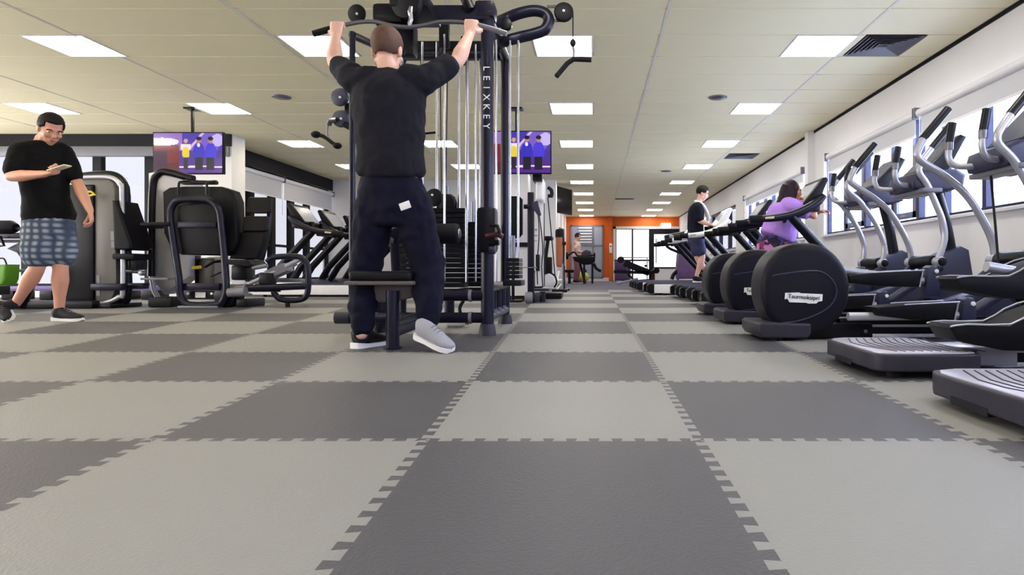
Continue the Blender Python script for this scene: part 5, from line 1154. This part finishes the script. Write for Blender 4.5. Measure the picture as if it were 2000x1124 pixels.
# ---------------------------------------------------------------- woman leaning on a treadmill
Yo = 7.75
po = thing('person', 'woman with long dark hair in a purple tee leaning on the treadmill rail', 'person', (W(1520, 0, Yo).x, Yo, .2))
rt = V((0, -1, 0)); hc = W(1549, 374, Yo); hf, hu = V((1, -.25, -.12)), V((.1, 0, 1))
pel, wai, che, nek = W(1519, 478, Yo), W(1522, 452, Yo), W(1532, 418, Yo), W(1540, 396, Yo)
sR, sL = W(1545, 402, Yo-.19), W(1545, 402, Yo+.19); eR, eL = W(1590, 422, Yo-.30), W(1584, 418, Yo+.22); wR, wL = W(1577, 398, Yo-.17), W(1600, 414, Yo+.1)
hR, hL = W(1515, 492, Yo-.10), W(1515, 492, Yo+.10); kR, kL = W(1520, 545, Yo-.10), W(1524, 545, Yo+.10); aR, aL = V((kR.x-.05, kR.y, .30)), V((kL.x+.02, kL.y, .30))
kR.z = .62; kL.z = .62
mb = MB(); head(mb, hc, hf, hu, .98); mb.tube([hc+V((-.03, 0, -.06)), nek, nek+V((0, 0, -.05))], [.054, .06, .07], 14)
torso(mb, pel, wai, che, nek, rt, 1, (1.15, 1.25, 1.1)); arm(mb, sR, eR, wR, 1.05, 1.2); arm(mb, sL, eL, wL, 1.05, 1.2)
hand(mb, wR, V((-.5, .35, .8)), V((-.8, .2, -.6)), .6, .95, 1); hand(mb, wL, V((1, -.3, .1)), V((0, -.2, -1)), .5, .95, -1)
leg(mb, hR, kR, aR, 1, 1.3); leg(mb, hL, kL, aL, 1, 1.3); put('body', mb, .011, M_skin2, po, 3); eyes(po, hc, hf, hu, .98)
M_hw = mat('hair_dark_plum', (38, 24, 36), .5, 0, .3, 50, bump=.3); F_, Rr, U_ = basis(hf, hu)
hb = MB(); hb.ball(hc+V((-.030, 0, .035)), (.105, .100, .110), 20, 14); hb.loft([hc+V((-.05, 0, .06)), hc+V((-.085, 0, -.03)), hc+V((-.12, 0, -.12)), hc+V((-.20, 0, -.23)), hc+V((-.27, 0, -.30))], [(.10, .09), (.11, .09), (.115, .075), (.09, .05), (.03, .02)], rt, 16)
hb.loft([hc+V((-.03, -.075, .05)), hc+V((-.035, -.10, -.03)), hc+V((-.06, -.11, -.11)), hc+V((-.10, -.10, -.17))], [(.03, .05), (.035, .06), (.03, .06), (.02, .03)], rt, 12)
put('hair', hb, .010, M_hw, po, 4, .008, .05, 'long dark hair down the back')
mb = MB(); torso(mb, W(1517, 462, Yo), wai, che, nek, rt, 1, (1.38, 1.5, 1.25), .016, 1.25)
for s_, e_ in ((sR, eR), (sL, eL)): limb(mb, [che.lerp(s_, .6)+V((0, 0, .04)), s_, s_.lerp(e_, .4), s_.lerp(e_, .6)], [.105, .10, .094, .09])
put('t_shirt', mb, .012, cloth('tee_purple', (176, 132, 222), .06), po, 4, .022, .13, 'lilac purple tee')
M_lg = cloth('leggings_print', (90, 40, 90)); nt = M_lg.node_tree; b_ = nt.nodes['Principled BSDF']; vn = nt.nodes.new('ShaderNodeTexVoronoi'); vn.inputs['Scale'].default_value = 16; tc = nt.nodes.new('ShaderNodeTexCoord'); nt.links.new(tc.outputs['Object'], vn.inputs['Vector'])
cr = nt.nodes.new('ShaderNodeValToRGB'); cr.color_ramp.interpolation = 'CONSTANT'; e = cr.color_ramp.elements; e[0].color = lin(40, 24, 62); e[1].position = .3; e[1].color = lin(134, 40, 84)
for ps, c_ in ((.5, (60, 56, 130)), (.68, (190, 120, 190)), (.82, (34, 20, 44))): q = e.new(ps); q.color = lin(*c_)
sp = nt.nodes.new('ShaderNodeSeparateColor'); nt.links.new(vn.outputs['Color'], sp.inputs[0]); nt.links.new(sp.outputs[0], cr.inputs[0]); nt.links.new(cr.outputs[0], b_.inputs['Base Color'])
mb = MB(); mb.loft([W(1517, 462, Yo), W(1516, 480, Yo), W(1516, 498, Yo), W(1517, 512, Yo)], [(.21, .21), (.235, .245), (.23, .235), (.18, .18)], rt, 20)
for a, b, c_ in ((hR, kR, aR), (hL, kL, aL)): limb(mb, [a, a.lerp(b, .5), b, b.lerp(c_, .4), c_], [.13, .12, .085, .082, .052])
put('leggings', mb, .011, M_lg, po, 4, label='purple and red patterned leggings')
for a in (aR, aL): shoe(po, V((a.x-.07, a.y, .215)), V((a.x+.18, a.y, .215)), ank=a, upper=mat('shoe_dark', (40, 34, 40), .6))
# ---------------------------------------------------------------- distant person by the orange wall
Yp_ = 21.5
pb = thing('person', 'person in a pale top with dark hair standing at the far orange wall', 'person', (W(1126, 0, Yp_).x, Yp_, 0))
c0 = pb.location; J = lambda x, y, z: V((c0.x+x, c0.y+y, z)); rt = V((-.3, -.95, 0)).normalized(); hc = J(.05, 0, 1.60); hf, hu = V((.9, -.3, -.1)), Z
mb = MB(); head(mb, hc, hf, hu); mb.tube([J(.03, 0, 1.55), J(0, 0, 1.46), J(0, 0, 1.4)], [.055, .06, .07], 12); torso(mb, J(0, 0, .95), J(0, 0, 1.1), J(0, 0, 1.28), J(0, 0, 1.45), rt)
for s in (-1, 1):
    sh_ = J(0, 0, 1.38)+rt*.18*s; el_ = sh_+V((.05, 0, -.28)); wr_ = el_+V((.22, 0, -.05)); arm(mb, sh_, el_, wr_); hand(mb, wr_, V((1, 0, 0)), V((0, 0, -1)), .5, 1, s)
    leg(mb, J(0, 0, .9)+rt*.09*s, J(.03, 0, .5)+rt*.1*s, J(-.02, 0, .09)+rt*.1*s)
put('body', mb, .013, M_skin2, pb, 3); eyes(pb, hc, hf, hu)
hair_cap('hair', pb, hc, hf, hu, mat('hair_dark_plum', (38, 24, 36), .5), 1.0, .014, -.08)
mb = MB(); torso(mb, J(0, 0, .95), J(0, 0, 1.1), J(0, 0, 1.28), J(0, 0, 1.45), rt, 1, (1.1, 1.15, 1.1), .014)
for s in (-1, 1): sh_ = J(0, 0, 1.38)+rt*.18*s; limb(mb, [sh_+V((0, 0, 0))-rt*.05*s, sh_+V((.03, 0, -.16))], [.08, .07])
put('top', mb, .013, cloth('top_blush', (226, 196, 196)), pb, 3)
mb = MB(); mb.loft([J(0, 0, 1.0), J(0, 0, .9), J(0, 0, .82)], [(.18, .14), (.19, .14), (.17, .13)], rt, 14)
for s in (-1, 1): limb(mb, [J(0, 0, .9)+rt*.09*s, J(.03, 0, .5)+rt*.1*s, J(-.02, 0, .12)+rt*.1*s], [.105, .08, .06])
put('trousers', mb, .013, cloth('leggings_rose', (150, 92, 104)), pb, 3)
for s in (-1, 1): a = J(-.02, 0, .09)+rt*.1*s; shoe(pb, V((a.x-.07, a.y, 0)), V((a.x+.2, a.y-.05, 0)), ank=a)
